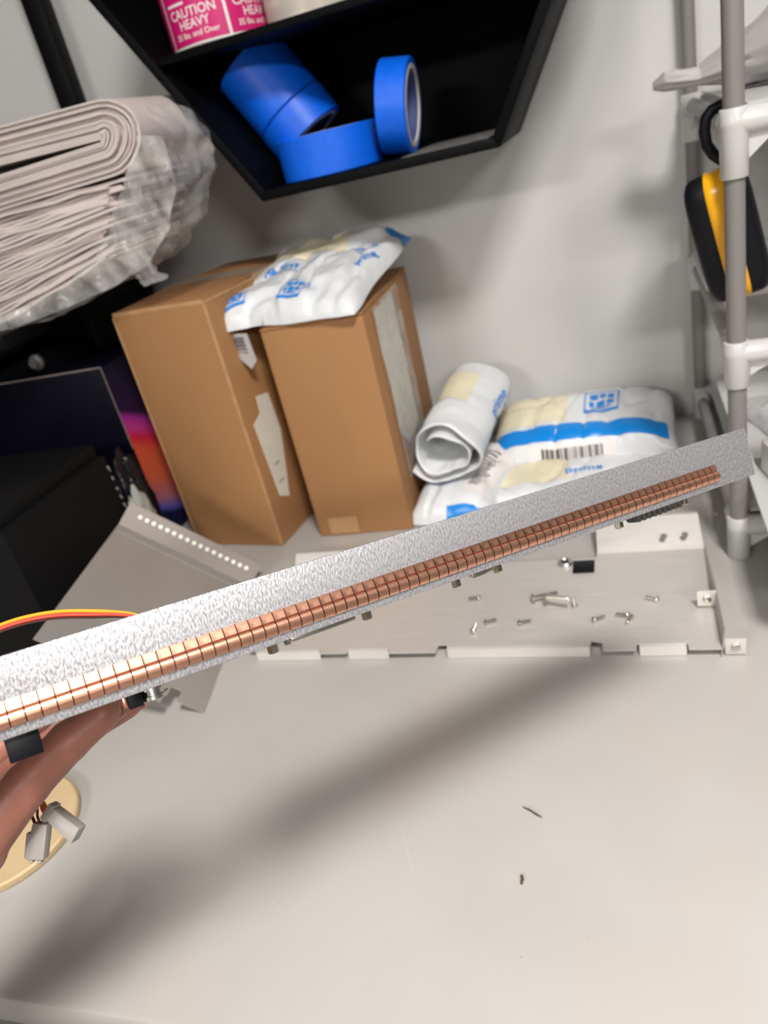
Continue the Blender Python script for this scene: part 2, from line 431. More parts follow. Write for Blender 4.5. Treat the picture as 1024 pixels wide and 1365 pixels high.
# label roll with CAUTION print and the clear tape roll beside it
SH = HZ + zs + .0035
PR = .062
pc = Vector((-.446, 1.022, SH + .0385))
E = tape_roll('label_roll', 'bright pink caution label roll on the upper shelf board', pc, (0, 0, 1), PR, .038, .076, M_INKW, cat='label roll')
camang = math.atan2(-pc.y, -pc.x)
def SP(p, q): return Vector((PR*math.cos(p), PR*math.sin(p), q))
for (a0, a1) in ((-1.12, .17), (.23, 1.5), (1.56, 2.8), (-2.5, -1.18)):
    patch(SP, camang + a0, camang + a1, -.0345, .0345, 24, 2, .0004).build('pink_label', M_PINK, E, smooth=True)
for a0 in (-.46, .86):
    m = surf_text(SP, 'CAUTION', camang+a0, -.0040, .0138, 1/PR, 1, off=.0009)
    surf_text(SP, 'HEAVY', camang+a0, -.0155, .0130, 1/PR, 1, off=.0009, m=m)
    surf_text(SP, '35 lbs. and Over', camang+a0, -.0258, .0088, 1/PR, 1, off=.0009, m=m)
    m.add(*(lambda k: (k.v, k.f))(patch(SP, camang+a0-.52, camang+a0-.10,  .0050, .0078, 10, 1, .0007)))
    m.build('lettering', M_INKW, E, fix=False)
tape_roll('tape_roll', 'beige and clear packing tape roll beside the pink label roll', (-.322, 1.03, SH + .0355), (0, 0, 1), .060, .038, .070, mat('beige_tape', (.60, .54, .47), .25, vary=.10, vscale=25, lo=.45, hi=.55), group='rolls on the upper board of the hexagon shelf', inner=M_CORE)

# ------------------------------------------------------------------ cardboard boxes
def carton(name, label, corner, ang, w, d, h, lean=0):
    """corner: front left bottom corner; w along the front, d towards the wall"""
    E = empty(name, corner, label, 'box', 'cardboard boxes by the wall', rot=(0, 0, ang))
    MB().box((0, 0, 0), (w, d, h)).build('body', M_CARD, E, bevel=.003)
    return E
p1, p2 = ZP(266, 726), ZP(378, 728)
a1 = math.atan2(p2.y-p1.y, p2.x-p1.x); w1 = (p2-p1).length
B1 = carton('cardboard_box', 'taller brown cardboard box with pale label strip, next to the dark printed box', (p1.x, p1.y, 0), a1, w1, .285, .356)
MB().prism([(.001, .002, .3562), (w1-.001, .002, .3562), (w1-.001, .141, .3590), (.001, .141, .3590)], (0, 0, .003)).build('flap', M_CARD, B1, bevel=.0008)
MB().prism([(.001, .144, .3590), (w1-.001, .144, .3590), (w1-.001, .284, .3562), (.001, .284, .3562)], (0, 0, .003)).build('flap', M_CARD, B1, bevel=.0008)
MB().prism([(-.0006, .120, .3624), (w1+.0006, .120, .3624), (w1+.0006, .168, .3624), (-.0006, .168, .3624)], (0, 0, .0004)).build('packing_tape', M_PTAPE, B1)
MB().box((w1+.0003, .118, .300), (w1+.0009, .170, .362)).build('packing_tape', M_PTAPE, B1)
m = MB(); m.prism([(w1+.0004, .028, .068), (w1+.0004, .050, .056), (w1+.0004, .078, .150), (w1+.0004, .074, .208), (w1+.0004, .044, .214), (w1+.0004, .042, .190), (w1+.0004, .020, .182)], (.0006, 0, 0))
m.build('torn_label', M_LABEL, B1)
m = MB(); random.seed(2)
for i in range(4):
    z = .085 + i*.027; m.box((w1+.001, .036 + .001*i, z), (w1+.0013, .036 + .001*i + random.random()*.015, z+.0018))
tag(m.build('label_print', M_INKG, B1), kind='stuff')

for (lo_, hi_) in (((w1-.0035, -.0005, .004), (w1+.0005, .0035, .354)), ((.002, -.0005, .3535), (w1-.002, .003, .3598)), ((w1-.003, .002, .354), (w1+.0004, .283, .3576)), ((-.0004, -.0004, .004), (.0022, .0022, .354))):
    MB().box(lo_, hi_).build('worn_lit_edge', M_CARDE, B1, bevel=.0012)  # edge highlights and wear, both put into the lighter strip colour
p3, p4 = ZP(427, 718), ZP(551, 706)
w2 = .1385
B2 = carton('cardboard_box', 'shorter brown cardboard box under the white padded mailer', (p3.x, .876, 0), math.radians(1.5), w2, .262, .304)
MB().box((.0, .0, .3042), (w2, .130, .3068)).build('flap', M_CARD, B2, bevel=.0008)
MB().box((.0, .132, .3042), (w2, .262, .3068)).build('flap', M_CARD, B2, bevel=.0008)
m = MB(); m.prism([(w2+.0004, .045, .13), (w2+.0004, .075, .10), (w2+.0004, .150, .10), (w2+.0004, .150, .295), (w2+.0004, .050, .295), (w2+.0004, .043, .24), (w2+.0004, .052, .19)], (.0007, 0, 0)); m.build('shipping_label', M_LABEL, B2)
patch(lambda p, q: Vector((w2+.0030+.0015*noise.noise(Vector((p*60, q*60, 3))), p, q)), .035, .175, .06, .302, 14, 20, 0).build('clear_pouch', M_POUCH, B2, smooth=True)
patch(lambda p, q: Vector((p, -.0009 - .0008*abs(noise.noise(Vector((p*90, q*90, 1)))), q)), .018, .062, .004, .030, 12, 8, 0).build('tape_scrap', mat('clear_tape_scrap', (.42, .24, .11), .15), B2, smooth=True)

# ------------------------------------------------------------------ mailers
def fbm(x, y, s, seed): return noise.fractal(Vector((x*s, y*s, seed*7.13)), 1.0, 2.0, 3)
class Mailer:
    def __init__(s, L, Wd, T, seed, wr=.004, skirt=.006, bend=None, pw=4.0, tilt=None):
        s.L, s.W, s.T, s.seed, s.wr, s.bend, s.pw, s.skirt = L, Wd, T, seed, wr, bend, pw, skirt
    def prof(s, x, y):
        a = max(0, 1 - abs(x/(s.L/2))**s.pw); b = max(0, 1 - abs(y/(s.W/2))**s.pw)
        return (a*b)**.5
    def xy(s, x, y):      # the outline is never straight
        ex = .010*noise.noise(Vector((y*14, s.seed, 0)))*abs(x/(s.L/2))**3
        ey = .010*noise.noise(Vector((x*14, 5+s.seed, 0)))*abs(y/(s.W/2))**3
        return x + ex, y + ey
    def top(s, x, y):
        p = s.prof(x, y)
        cre = abs(noise.noise(Vector((x*22+s.seed, y*9-x*6, 2.0))))
        z = s.skirt*.5 + s.T*p + s.wr*fbm(x, y, 16, s.seed)*(.35+.65*p) - s.wr*1.3*max(0, .16-cre)/.16*p
        X, Y = s.xy(x, y)
        v = Vector((X, Y, max(z, .0016)))
        return s.bend(v) if s.bend else v
    def bot(s, x, y):
        X, Y = s.xy(x, y); p = s.prof(x, y)
        v = Vector((X, Y, .0004 + s.skirt*.35*(1-p)))
        return s.bend(v) if s.bend else v
    def body(s, E, m=None, nx=64, ny=48):
        mb = MB(); L, Wd = s.L, s.W
        mb.grid(lambda i, j: s.top(-L/2+L*i, -Wd/2+Wd*j), nx, ny)
        mb.grid(lambda i, j: s.bot(-L/2+L*i, Wd/2-Wd*j), nx, ny)
        rim = MB()
        for (f) in (lambda t: (-L/2+L*t, -Wd/2), lambda t: (L/2, -Wd/2+Wd*t), lambda t: (L/2-L*t, Wd/2), lambda t: (-L/2, Wd/2-Wd*t)):
            n = 64 if f(0)[1] == f(1)[1] else 48
            mb.grid(lambda i, j: (s.top if j < .5 else s.bot)(*f(1-i)), n, 1)
        return mb.build('pouch', m or M_MAIL, E, smooth=80)
    def rect(s, x0, x1, y0, y1, n=22, k=16, off=.0007): return patch(s.top, x0, x1, y0, y1, n, k, off)
    def text(s, body, x, y, size, rot=0, m=None, off=.0012): return surf_text(s.top, body, x, y, size, 1, 1, rot, off, m)
    def smile(s, x, y, w, m, rot=0, t=.0022):
        c, sn = math.cos(rot), math.sin(rot)
        def Q(i, j):
            a = (i-.5)*w; b = -.010 + .22*a*a/w*2 + (j-.5)*t*(1.2-abs(i-.5)*1.2)
            return lift(s.top, x + a*c - b*sn, y + a*sn + b*c, .0012)
        m.grid(Q, 16, 1); return m
    def logo(s, x, y, sz, m, rot=0):
        """the square blue box mark with its lettering cut to rows"""
        c, sn = math.cos(rot), math.sin(rot)
        def R(a0, a1, b0, b1):
            m.grid(lambda i, j: (lambda a, b: lift(s.top, x + a*c - b*sn, y + a*sn + b*c, .0012))((a0+(a1-a0)*i)*sz, (b0+(b1-b0)*j)*sz), 4, 4)
        for (a0, a1, b0, b1) in ((-.5, .5, .46, .5), (-.5, .5, -.5, -.38), (-.5, -.46, -.38, .46), (.46, .5, -.38, .46)): R(a0, a1, b0, b1)
        for (a0, a1, b0, b1) in ((-.34, -.1, .12, .34), (-.04, .12, .14, .36), (.18, .36, .1, .32), (-.36, -.22, -.16, .04), (-.14, .1, -.2, .04), (.16, .36, -.18, .02), (-.28, .28, -.3, -.24)): R(a0, a1, b0, b1)
        return m
GM = 'white padded mailers by the wall'
# on the shorter box
b1M = Mailer(.205, .250, .034, 3.1, wr=.008, pw=6)
E1 = empty('padded_mailer', (-.397, 1.000, .3265), 'white padded mailer with blue corner lying on the shorter cardboard box', 'mailer', GM, rot=(math.radians(9), 0, math.radians(-7)))
b1M.body(E1)
b1M.rect(-.060, .040, .020, .080).build('cream_label', M_CREAM, E1, smooth=True)
b1M.smile(-.024, -.022, .055, b1M.text('prime', -.026, -.016, .027)).build('word_print', M_INKB, E1, fix=False)
b1M.logo(-.070, -.095, .034, MB(), .2).build('logo_print', M_INKB, E1, fix=False); b1M.logo(.018, -.092, .034, MB(), -.1).build('logo_print', M_INKB, E1, fix=False)
b1M.smile(.068, .026, .04, b1M.text('prime', .066, .030, .020, .1), .1).build('word_print', M_INKB, E1, fix=False); b1M.text('prime', .086, -.010, .018, 1.2).build('word_print', M_INKB, E1, fix=False)
b1M.rect(.080, .104, .090, .124).build('blue_corner', M_STRIPE, E1, smooth=True)
k = b1M.rect(.012, .0145, -.10, .06, 2, 20); k.build('seam_line', M_TAG, E1)
tg = MB(); tg.prism([(-.086, -.116, -.004), (-.052, -.123, -.004), (-.050, -.128, -.040), (-.063, -.127, -.052), (-.083, -.121, -.034)], (0, -.0008, 0)); tgo = tg.build('hanging_sticker', M_TAG, E1)
tg = MB()
for i in range(6): tg.prism([(-.080, -.1195, -.008-.005*i), (-.060, -.1235, -.008-.005*i), (-.060, -.1235, -.0105-.005*i), (-.080, -.1195, -.0105-.005*i)], (0, -.0022, 0))
tg.build('sticker_print', M_INKG, tgo)

# striped one leaning at the back
b3M = Mailer(.262, .145, .044, 6.7, wr=.0035, pw=5)
E3 = empty('padded_mailer', (-.072, 1.092, .022), 'white mailer with blue stripe and barcode along its front edge', 'mailer', GM, rot=(math.radians(13), 0, math.radians(-3)))
b3M.body(E3)
b3M.rect(-.128, -.022, -.022, .055).build('cream_label', M_CREAM, E3, smooth=True)
b3M.rect(-.131, .118, -.058, -.030, 44, 8, .0009).build('blue_stripe', M_STRIPE, E3, smooth=True)
mm = MB(); b3M.logo(.028, .018, .050, mm); mm.build('blue_print', M_INKB, E3, fix=False)
b3M.rect(-.075, .050, -.0722, -.0625, 30, 6, .0009).build('barcode_label', M_INKW, E3, smooth=True)
random.seed(11); mm = MB(); x = -.055
while x < .030:
    wbar = random.choice((.0012, .0012, .0024, .0036)); mm.grid((lambda xx, ww: lambda i, j: lift(b3M.top, xx+ww*i, -.0716+.0065*j, .0016))(x, wbar), 1, 4); x += wbar + random.choice((.0012, .0012, .0024))
mm.build('barcode', M_INKK, E3, fix=False)
mm = MB()
for i in range(9): mm.add(*(lambda k: (k.v, k.f))(b3M.rect(-.115+.009*i, -.109+.009*i, .020, .022, 2, 1, .0012)))
mm.build('label_print', mat('faint_ink', (.5, .44, .32), .6), E3, fix=False)

# flat one below it
b5M = Mailer(.26, .19, .017, 9.3, wr=.003, pw=5)
E5 = empty('padded_mailer', (-.085, 1.032, .0005), 'flat white mailer with cream label beneath the blue striped mailer', 'mailer', GM, rot=(0, 0, math.radians(4)))
b5M.body(E5)
b5M.rect(-.122, -.01, -.07, -.010).build('cream_label', M_CREAM, E5, smooth=True)
mm = b5M.text('prime', .010, -.050, .022); mm.build('blue_print', M_INKB, E5, fix=False)

# the one under the rolled mailer
b4M = Mailer(.115, .21, .042, 12.9, wr=.006, pw=4)
E4 = empty('padded_mailer', (-.236, .985, .0005), 'crumpled white mailer with address sticker squeezed under the rolled mailer', 'mailer', GM, rot=(0, 0, math.radians(-9)))
b4M.body(E4)
b4M.rect(.018, .052, -.075, .06).build('address_sticker', M_INKW, E4, smooth=True)
mm = MB()
for i in range(14):
    y = -.06 + i*.0075
    mm.add(*(lambda k: (k.v, k.f))(b4M.rect(.022, .036 + .006*((i*7) % 3)/2, y, y+.0035, 3, 1, .0013)))
mm.build('sticker_print', M_INKG, E4, fix=False)
mm = MB(); b4M.smile(.045, -.088, .035, mm, 1.1, .004); mm.build('blue_print', M_INKB, E4, fix=False)
b4M.rect(.0, .05, -.1048, -.095).build('blue_edge', M_STRIPE, E4, smooth=True)

# rolled mailer: a loose flattened spiral
A0, A1 = NP(589, 604, .915), NP(636, 508, 1.115)
axr = (A1 - A0); Lr = axr.length; axr.normalize()
xr = axr.cross(Vector((0, 0, 1))).normalized(); yr = xr.cross(axr).normalized()
Mr = Matrix((xr, axr, yr)).transposed().to_4x4(); Mr.translation = A0
E2 = empty('rolled_mailer', label='white mailer rolled up into a tube, open end towards the bench front', cat='mailer', group=GM, mat=Mr)
def SR(p, q):
    """p: turns 0..1 from outside in, q: 0..1 along the roll"""
    a = -2.6 + p*2*PI*1.75
    r = .055 - .028*p
    r *= 1 + .10*math.cos(3*a+1) * (.6+.4*p)
    w = .0035*fbm(math.cos(a)*.06 + p*.2, q*.22, 20, 4.4)
    sh = .014*noise.noise(Vector((p*9, 2.2, 0)))*(1 if q < .5 else .7)
    yy = q*Lr + (sh if q < .5 else -sh)*abs(2*q-1)
    fl = 1.0 - .25*q
    return Vector(((r+w)*math.cos(a)*1.02, yy, (r+w)*math.sin(a)*.92*fl))
o = MB().grid(SR, 150, 36).build('pouch', M_MAIL, E2, smooth=80, fix=False); solidify(o, .0022, 0)
def pt(name, m, p0, p1, q0, q1, off=-.0018, n=20, k=12): return patch(SR, p0, p1, q0, q1, n, k, off).build(name, m, E2, smooth=True, fix=False)
SGN = 1
tst = (lift(SR, .25, .5, .01) - SR(.25, .5)); ctr = SR(.25, .5); out = Vector((ctr.x, 0, ctr.z)).normalized()
SGN = 1 if tst.dot(out) > 0 else -1
pt('cream_label', M_CREAM, .335, .43, .38, .80, SGN*.0019)
pt('blue_edge', M_STRIPE, .425, .54, .002, .15, SGN*.0019); pt('blue_edge', M_STRIPE, .03, .10, .002, .10, SGN*.0019)
mm = surf_text(SR, 'prime', .24, .62, .030, -1/(.05*2*PI*1.75), 1/Lr, PI/2, SGN*.0022); surf_text(SR, 'prime', .20, .86, .024, -1/(.05*2*PI*1.75), 1/Lr, PI/2, SGN*.0022, mm); mm.build('blue_print', M_INKB, E2, fix=False)

# ------------------------------------------------------------------ dark rack with the foam bundle, left
R = empty('shelf_rack', (-1.08, 1.0, 0), 'black shelf rack at the left carrying the bundle of foam sheets', 'rack')
def lb(name, lo, hi, m, par, org, bevel=.002):
    o = Vector(org); return MB().box(Vector(lo)-o, Vector(hi)-o).build(name, m, par, bevel=bevel)
ro = (-1.08, 1.0, 0)
for (x, y) in ((-.772, 1.155), (-1.36, 1.155), (-1.36, .82)):
    lb('post', (x-.016, y-.014, 0), (x+.016, y+.014, 1.3), M_BLACK, R, ro)
lb('shelf_board', (-1.376, .80, .352), (-.756, 1.140, .372), M_BLACK, R, ro)
lb('back_panel', (-1.344, 1.170, .0), (-.788, 1.184, .352), M_BLKMAT, R, ro)
lb('side_panel', (-.770, .985, .296), (-.758, 1.138, .351), M_BLKMAT, R, ro)

# black case behind the carton
K = empty('equipment_case', (-1.16, .90, 0), 'black equipment case in the shade under the foam bundle', 'case')
lb('body', (-1.33, .80, 0), (-.995, 1.13, .30), M_BLKMAT, K, (-1.16, .90, 0), .008)
q = NP(47, 484, .795)
mb = MB(); mb.lathe([(.0, 0), (.010, 0), (.010, -.004), (.006, -.006), (.006, -.010), (0, -.010)], (q.x+1.16, -.10, q.z), (0, 1, 0), 20); mb.build('latch', M_STEEL_DK, K, smooth=True)

# navy box with colourful side
V = empty('printed_box', (-.71, .90, 0), 'dark navy box with a pink and orange glow printed on its side', 'box')
MB().box((-.255, 0, 0), (0, .235, .288)).build('body', M_NAVY, V, bevel=.0015)
MB().box((.0001, .002, .002), (.0006, .233, .286)).build('side_print', M_GRAD, V)
MB().box((-.253, -.0003, .2865), (-.001, .0004, .2883)).build('worn_lit_edge', mat('worn_lit_edge', (.25, .22, .2), .5), V)
MB().box((-.0003, -.0003, .16), (.0008, .0005, .2883)).build('worn_lit_edge', MATS['worn_lit_edge'], V)
MB().box((-.2, .02, .2882), (-.02, .21, .2895)).build('lid_flap', M_NAVY, V, bevel=.0005)

# black carton in front
KC = empty('black_carton', (-.665, .58, 0), 'black lidded carton with chipped edge behind the leaning metal tray', 'box')
MB().box((-.33, 0, 0), (0, .203, .200)).build('body', M_BLKMAT, KC, bevel=.002)
MB().box((-.333, -.003, .196), (-.012, .206, .217)).build('lid', M_BLKMAT, KC, bevel=.003)
SE = lambda p, q: Vector((-p, .2036, q)) 
mm = MB()
random.seed(5)
SB = lambda p, q: Vector((.0002, p, q))
for k in range(6):
    z = .190 - k*.015 - random.random()*.006; y = .2005 - random.random()*.002
    mm.prism([Vector((.0004, y-.002*random.random(), z)), Vector((.0004, y+.002, z-.001)), Vector((.0004, y+.0022, z-.004-.006*random.random())), Vector((.0004, y, z-.004))], (.0008, 0, 0))
mm.build('chipped_edge', mat('silver_ink', (.4, .4, .4), .5), KC); KC.children[-1]['kind'] = 'stuff'
MB().box((-.16, .02, .2172), (-.06, .05, .2178)).build('sticker', mat('dark_grey_sticker', (.10, .10, .10), .4), KC)

# scraps of plastic between the boxes
def crumple(name, label, cat, c, sx, sy, sz, seed, m, group=None, n=26, amp=.35):
    E = empty(name, (c[0], c[1], c[2]), label, cat, group)
    def S(i, j):
        a = 2*PI*i; b = PI*j
        v = Vector((math.cos(a)*math.sin(b), math.sin(a)*math.sin(b), math.cos(b)))
        k = 1 + amp*noise.noise(v*2.1 + Vector((seed, 0, 0))) + amp*.5*noise.noise(v*5 + Vector((0, seed, 0)))
        return Vector((v.x*sx*k, v.y*sy*k, max(v.z*sz*k, -sz*.95) + sz))
    MB().grid(S, n*2, n).build('film', m, E, smooth=60)
    return E
crumple('plastic_bag', 'small crumpled black plastic bag between carton and printed box', 'bag', (-.690, .840, .0), .018, .030, .085, 3.3, mat('black_film', (.008, .008, .010), .25))
crumple('bubble_wrap', 'pale grey green scrap of bubble wrap beside the printed box', 'wrap', (-.655, .795, .0), .014, .026, .066, 8.1, mat('bubble_film', (.40, .42, .39), .35, bump=.5, bscale=90))

# foam sheets: upper bundle folded over, lower bundle lying flat and fanned
FB = empty('foam_sheet_bundle', (-.78, .98, .374), 'thick bundle of grey pink foam packing sheets with folded end, half in plastic', 'packing foam')
fo = Vector((-.78, .98, .374))
Y0, Y1 = .850, 1.08
def sheet(path, t, y0, y1, name='sheet'):
    """a bent sheet: path in (x, z), extruded along y"""
    m = MB(); n = len(path); L = []; 
    for i in range(n):
        a = Vector(path[max(i-1, 0)]); b = Vector(path[min(i+1, n-1)]); d = (b-a).normalized(); nn = Vector((-d.y, d.x))
        L.append((Vector(path[i]) + nn*t/2, Vector(path[i]) - nn*t/2))
    vs = []; fs = []
    for (u, l) in L:
        for (p, y) in ((u, y0), (l, y0), (l, y1), (u, y1)): vs.append((p.x-fo.x, y-fo.y, p.y-fo.z))
    for i in range(n-1):
        for k in range(4): fs.append((i*4+k, i*4+(k+1) % 4, (i+1)*4+(k+1) % 4, (i+1)*4+k))
    fs += [(0, 1, 2, 3), ((n-1)*4+3, (n-1)*4+2, (n-1)*4+1, (n-1)*4)]
    m.add(vs, fs); return m.build(name, M_FOAM, FB, smooth=35)
random.seed(4)
NU = 15
cxf, czf = -.548, .553
for k in range(NU):                     # nested U folds
    r = .0022 + k*.0026
    pts = []
    sl = .10
    xl = -1.02 + random.uniform(-.02, .02)
    for i in range(7): t = i/6; x = xl + (cxf - xl)*t; pts.append((x, czf - r*.95 - .03*(cxf-x)))
    for i in range(1, 12):
        a = -PI/2 + PI*i/12; pts.append((cxf + math.cos(a)*r*1.35, czf + math.sin(a)*r*.98 + .006*math.cos(a)))
    for i in range(7): t = i/6; x = cxf + (xl - cxf)*t; pts.append((x, czf + r*1.0 + .02*(cxf-x)))
    sheet(pts, .0021, Y0 + random.uniform(-.004, .004), Y1)
NLW = 27
for k in range(NLW):                    # lower fanned sheets
    f = k/(NLW-1)
    zl = .379 + f*.128; zr = .430 + f*.080; xr_ = -.600 + .050*f + random.uniform(-.012, .012)
    pts = []
    for i in range(13):
        t = i/12; x = -1.02 + (xr_+1.02)*t
        tt = max(0, (x + .80)/(xr_+.80))
        z = zl + (zr - zl)*tt**1.1 + .0012*math.sin(x*60+k)
        pts.append((x, z))
    sheet(pts, .0034, Y0 + random.uniform(-.006, .006), Y1-.06)
# film bag hanging over the right end of the bundle
random.seed(9)
BG = empty('plastic_bag', (-.52, .98, .40), 'clear crumpled plastic bag pulled over the end of the foam bundle', 'bag')
def SBAG(i, j):
    # i: along the outline from the lower left, around the end, to the top; j: depth
    key = [(-.80, .372), (-.70, .385), (-.60, .405), (-.545, .425), (-.500, .462), (-.474, .505), (-.468, .545), (-.482, .580)]
    s = i*(len(key)-1); k = min(int(s), len(key)-2); t = s-k
    x = key[k][0]*(1-t)+key[k+1][0]*t; z = key[k][1]*(1-t)+key[k+1][1]*t
    y = Y0 - .018 + .10*j
    w = noise.noise(Vector((x*30, y*12, z*30)))*.012 + noise.noise(Vector((x*70, y*40, z*70)))*.005
    return Vector((x + w + .010, y, z - abs(w)*.6 - .004)) - Vector((-.52, .98, .40))
MB().grid(SBAG, 70, 30).build('film', M_BAGF, BG, smooth=80, fix=False)
def SFRONT(i, j):
    key = [(-.80, .372, .392), (-.68, .388, .410), (-.60, .402, .445), (-.54, .42, .505), (-.50, .45, .552), (-.470, .50, .545)]
    s = i*(len(key)-1); k = min(int(s), len(key)-2); t = s-k
    x = key[k][0]*(1-t)+key[k+1][0]*t; a = key[k][1]*(1-t)+key[k+1][1]*t; b = key[k][2]*(1-t)+key[k+1][2]*t
    z = a + (b-a)*j
    y = Y0 - .016 + noise.noise(Vector((x*40, z*40, 1)))*.009 + noise.noise(Vector((x*90, z*60, 5)))*.004
    return Vector((x+.006, y, z-.004)) - Vector((-.52, .98, .40))
MB().grid(SFRONT, 70, 20).build('front_film', M_BAGF, BG, smooth=80, fix=False)
def STAIL(i, j):
    x = -.590 + .022*i + .016*j; z = .428 - .040*i; y = .86 + .03*j
    w = noise.noise(Vector((i*5, j*5, 2)))*.008
    return Vector((x + w, y + w, z)) - Vector((-.52, .98, .40))
MB().grid(STAIL, 20, 14).build('loose_film', M_BAGF, BG, smooth=80, fix=False)

# ------------------------------------------------------------------ metal parts on the bench
# flat plate with front tabs (right)
PX, PY, PZ = -.185, .72, .0
PL = empty('chassis_plate', (PX, PY, PZ), 'flat bare aluminium chassis plate with bent front tabs, screws scattered on it', 'metal plate')
po = Vector((PX, PY, PZ)); ZT = .011
def plx(px): return ZP(px, 862, ZT).x
xs = dict(l=plx(335), a0=plx(345), a1=plx(430), b0=plx(465), b1=plx(520), c0=plx(583), c1=plx(595), c2=plx(787), d0=plx(803), d1=plx(848), e0=plx(851), e1=plx(917), r=plx(962))
yf = ZP(690, 861, ZT).y; yt = yf - .010
yb = ZP(720, 748, ZT).y; yb2 = ZP(860, 735, ZT).y
xst = ZP(795, 745, ZT).x
poly = [(xs['l'], yf), (xs['a1'], yf), (xs['a1']+.001, yt+.003), (xs['b0'], yt+.003), (xs['b0']+.001, yf), (xs['b1'], yf), (xs['b1']+.001, yt+.002), (xs['c0'], yt+.002), (xs['c0']+.001, yf+.004), (xs['c1'], yf+.004), (xs['c1']+.001, yf), (xs['c2'], yf), (xs['c2']+.001, yf+.006), (xs['c2']+.009, yf+.004), (xs['d0'], yf+.003), (xs['d0']+.001, yt+.001), (xs['d1'], yt+.001), (xs['d1']+.001, yf), (xs['e1'], yf), (xs['e1']+.001, yt+.001), (xs['r'], yt+.001), (xs['r']+.002, yb2), (xst, yb2), (xst, yb+.001), (-.205, yb+.001), (-.205, yb2), (xs['l']-.004, yb2)]
MB().prism([Vector((x, y, ZT-.0012))-po for (x, y) in poly], (0, 0, .0012)).build('plate', M_ALU, PL)
for (a, b) in (('a0', 'a1'), ('b0', 'b1'), ('c1', 'c2'), ('e0', 'e1')):
    x0, x1 = xs[a]+.001, xs[b]-.001
    m = MB(); m.add([Vector(v)-po for v in ((x0, yf, ZT), (x1, yf, ZT), (x1, yf-.003, ZT-.001), (x0, yf-.003, ZT-.001), (x0, yf-.005, .0006), (x1, yf-.005, .0006))], [(0, 1, 2, 3), (3, 2, 5, 4)])
    solidify(m.build('front_tab', M_ALU, PL, fix=False), .001, 0)
# back flanges
m = MB(); x0, x1 = xst+.001, xs['r']+.002
m.add([Vector(v)-po for v in ((x0, yb2, ZT), (x1, yb2, ZT), (x1-.002, yb2+.040, ZT+.022), (x0, yb2+.040, ZT+.022), (x1-.002, yb2+.046, ZT+.021), (x0, yb2+.046, ZT+.021))], [(0, 1, 2, 3), (3, 2, 4, 5)])
fl = solidify(m.build('back_flange', M_ALU, PL, fix=False), .001, 0)
mb = MB()
for px, py in ((885, 716), (913, 714)):
    c = ZP(px, py, ZT+.013) - po; mb.lathe([(.0, 0), (.0034, 0), (.0034, .0012), (0, .0012)], c + Vector((0, -.0006, .0012)), Vector((0, -.48, .87)), 16)
    mb.build('screw_hole', M_INKG, fl, smooth=True); mb = MB()
m = MB(); x0, x1 = xs['l']-.004, -.206
m.add([Vector(v)-po for v in ((x0, yb2, ZT), (x1, yb2, ZT), (x1, yb2+.016, ZT+.016), (x0, yb2+.016, ZT+.016))], [(0, 1, 2, 3)])
solidify(m.build('back_flange', M_ALU, PL, fix=False), .001, 0)
# right side flange standing up, with two ears
xr0 = xs['r']
m = MB(); m.add([Vector(v)-po for v in ((xr0, yt+.002, ZT-.010), (xr0+.002, yb2, ZT), (xr0+.003, yb2-.004, ZT+.004), (xr0+.003, yt+.065, ZT+.020), (xr0+.003, yt+.002, ZT+.020))], [(0, 1, 2, 3, 4)])
solidify(m.build('side_flange', M_ALUL, PL, fix=False), .001, 0)
def ear(c, inward):
    E = MB().box(Vector(c)+Vector((-.009, -.0006, -.009))-po, Vector(c)+Vector((.009, .0006, .009))-po).build('ear', M_ALU, PL, bevel=.0004)
    MB().lathe([(0, 0), (.0040, 0), (.0040, .002), (.0022, .0032), (0, .0032)], Vector(c)-po+Vector((0, -.0006, 0)), (0, -1, 0), 18).build('screw', M_STEEL, E, smooth=True)
ear(Vector((xr0-.006, yt+.064, ZT+.012)), 1)
ear(Vector((xr0+.012, yt+.004, ZT+.000)), 0)

# screws
def make_screw(L=.011, rh=.0035, rs=.0016):
    s = MB(); s.lathe([(0, .0026), (rh*.55, .0026), (rh*.9, .0016), (rh, .0004), (rh, 0), (0, 0)], (0, 0, 0), (0, 0, 1), 16)
    h = s.mesh('head', M_STEEL, 50)
    t = MB(); pr = [(rs*.9, .0002)]
    n = 9
    for i in range(n): z = -(i+.5)*L/n; pr += [(rs, z+L/n*.25), (rs*.78, z-L/n*.25)]
    pr += [(rs*.5, -L), (0, -L)]
    t.lathe(pr, (0, 0, 0), (0, 0, 1), 12)
    return h, t.mesh('shank', M_STEEL, 40)
SH1 = make_screw(); SH2 = make_screw(.026, .0058, .0030)
spots = [  # pixel, heading, kind, label
    ((638, 797), 190, 0, 'small screw lying alone left of the two long screws'),
    ((649, 829), 15, 0, 'small screw above the shortest screw near the left front tabs'),
    ((631, 841), 80, 0, 'shortest looking screw at the far left of the scattered screws'),
    ((694, 830), 10, 0, 'small screw lying below the two long screws'),
    ((766, 806), 110, 0, 'small screw standing on its head right of the two long screws'),
    ((793, 826), 20, 0, 'small screw left of the touching pair of screws'),
    ((836, 820), 175, 0, 'left screw of the touching pair on the chassis plate'),
    ((841, 823), 250, 0, 'right screw of the touching pair on the chassis plate'),
    ((875, 799), 160, 0, 'small dark screw nearest the right end of the chassis plate'),
    ((712, 797), 5, 1, 'long screw with bright head turned to the left'),
    ((731, 803), -22, 1, 'long screw lying over the end of the bright headed one')]
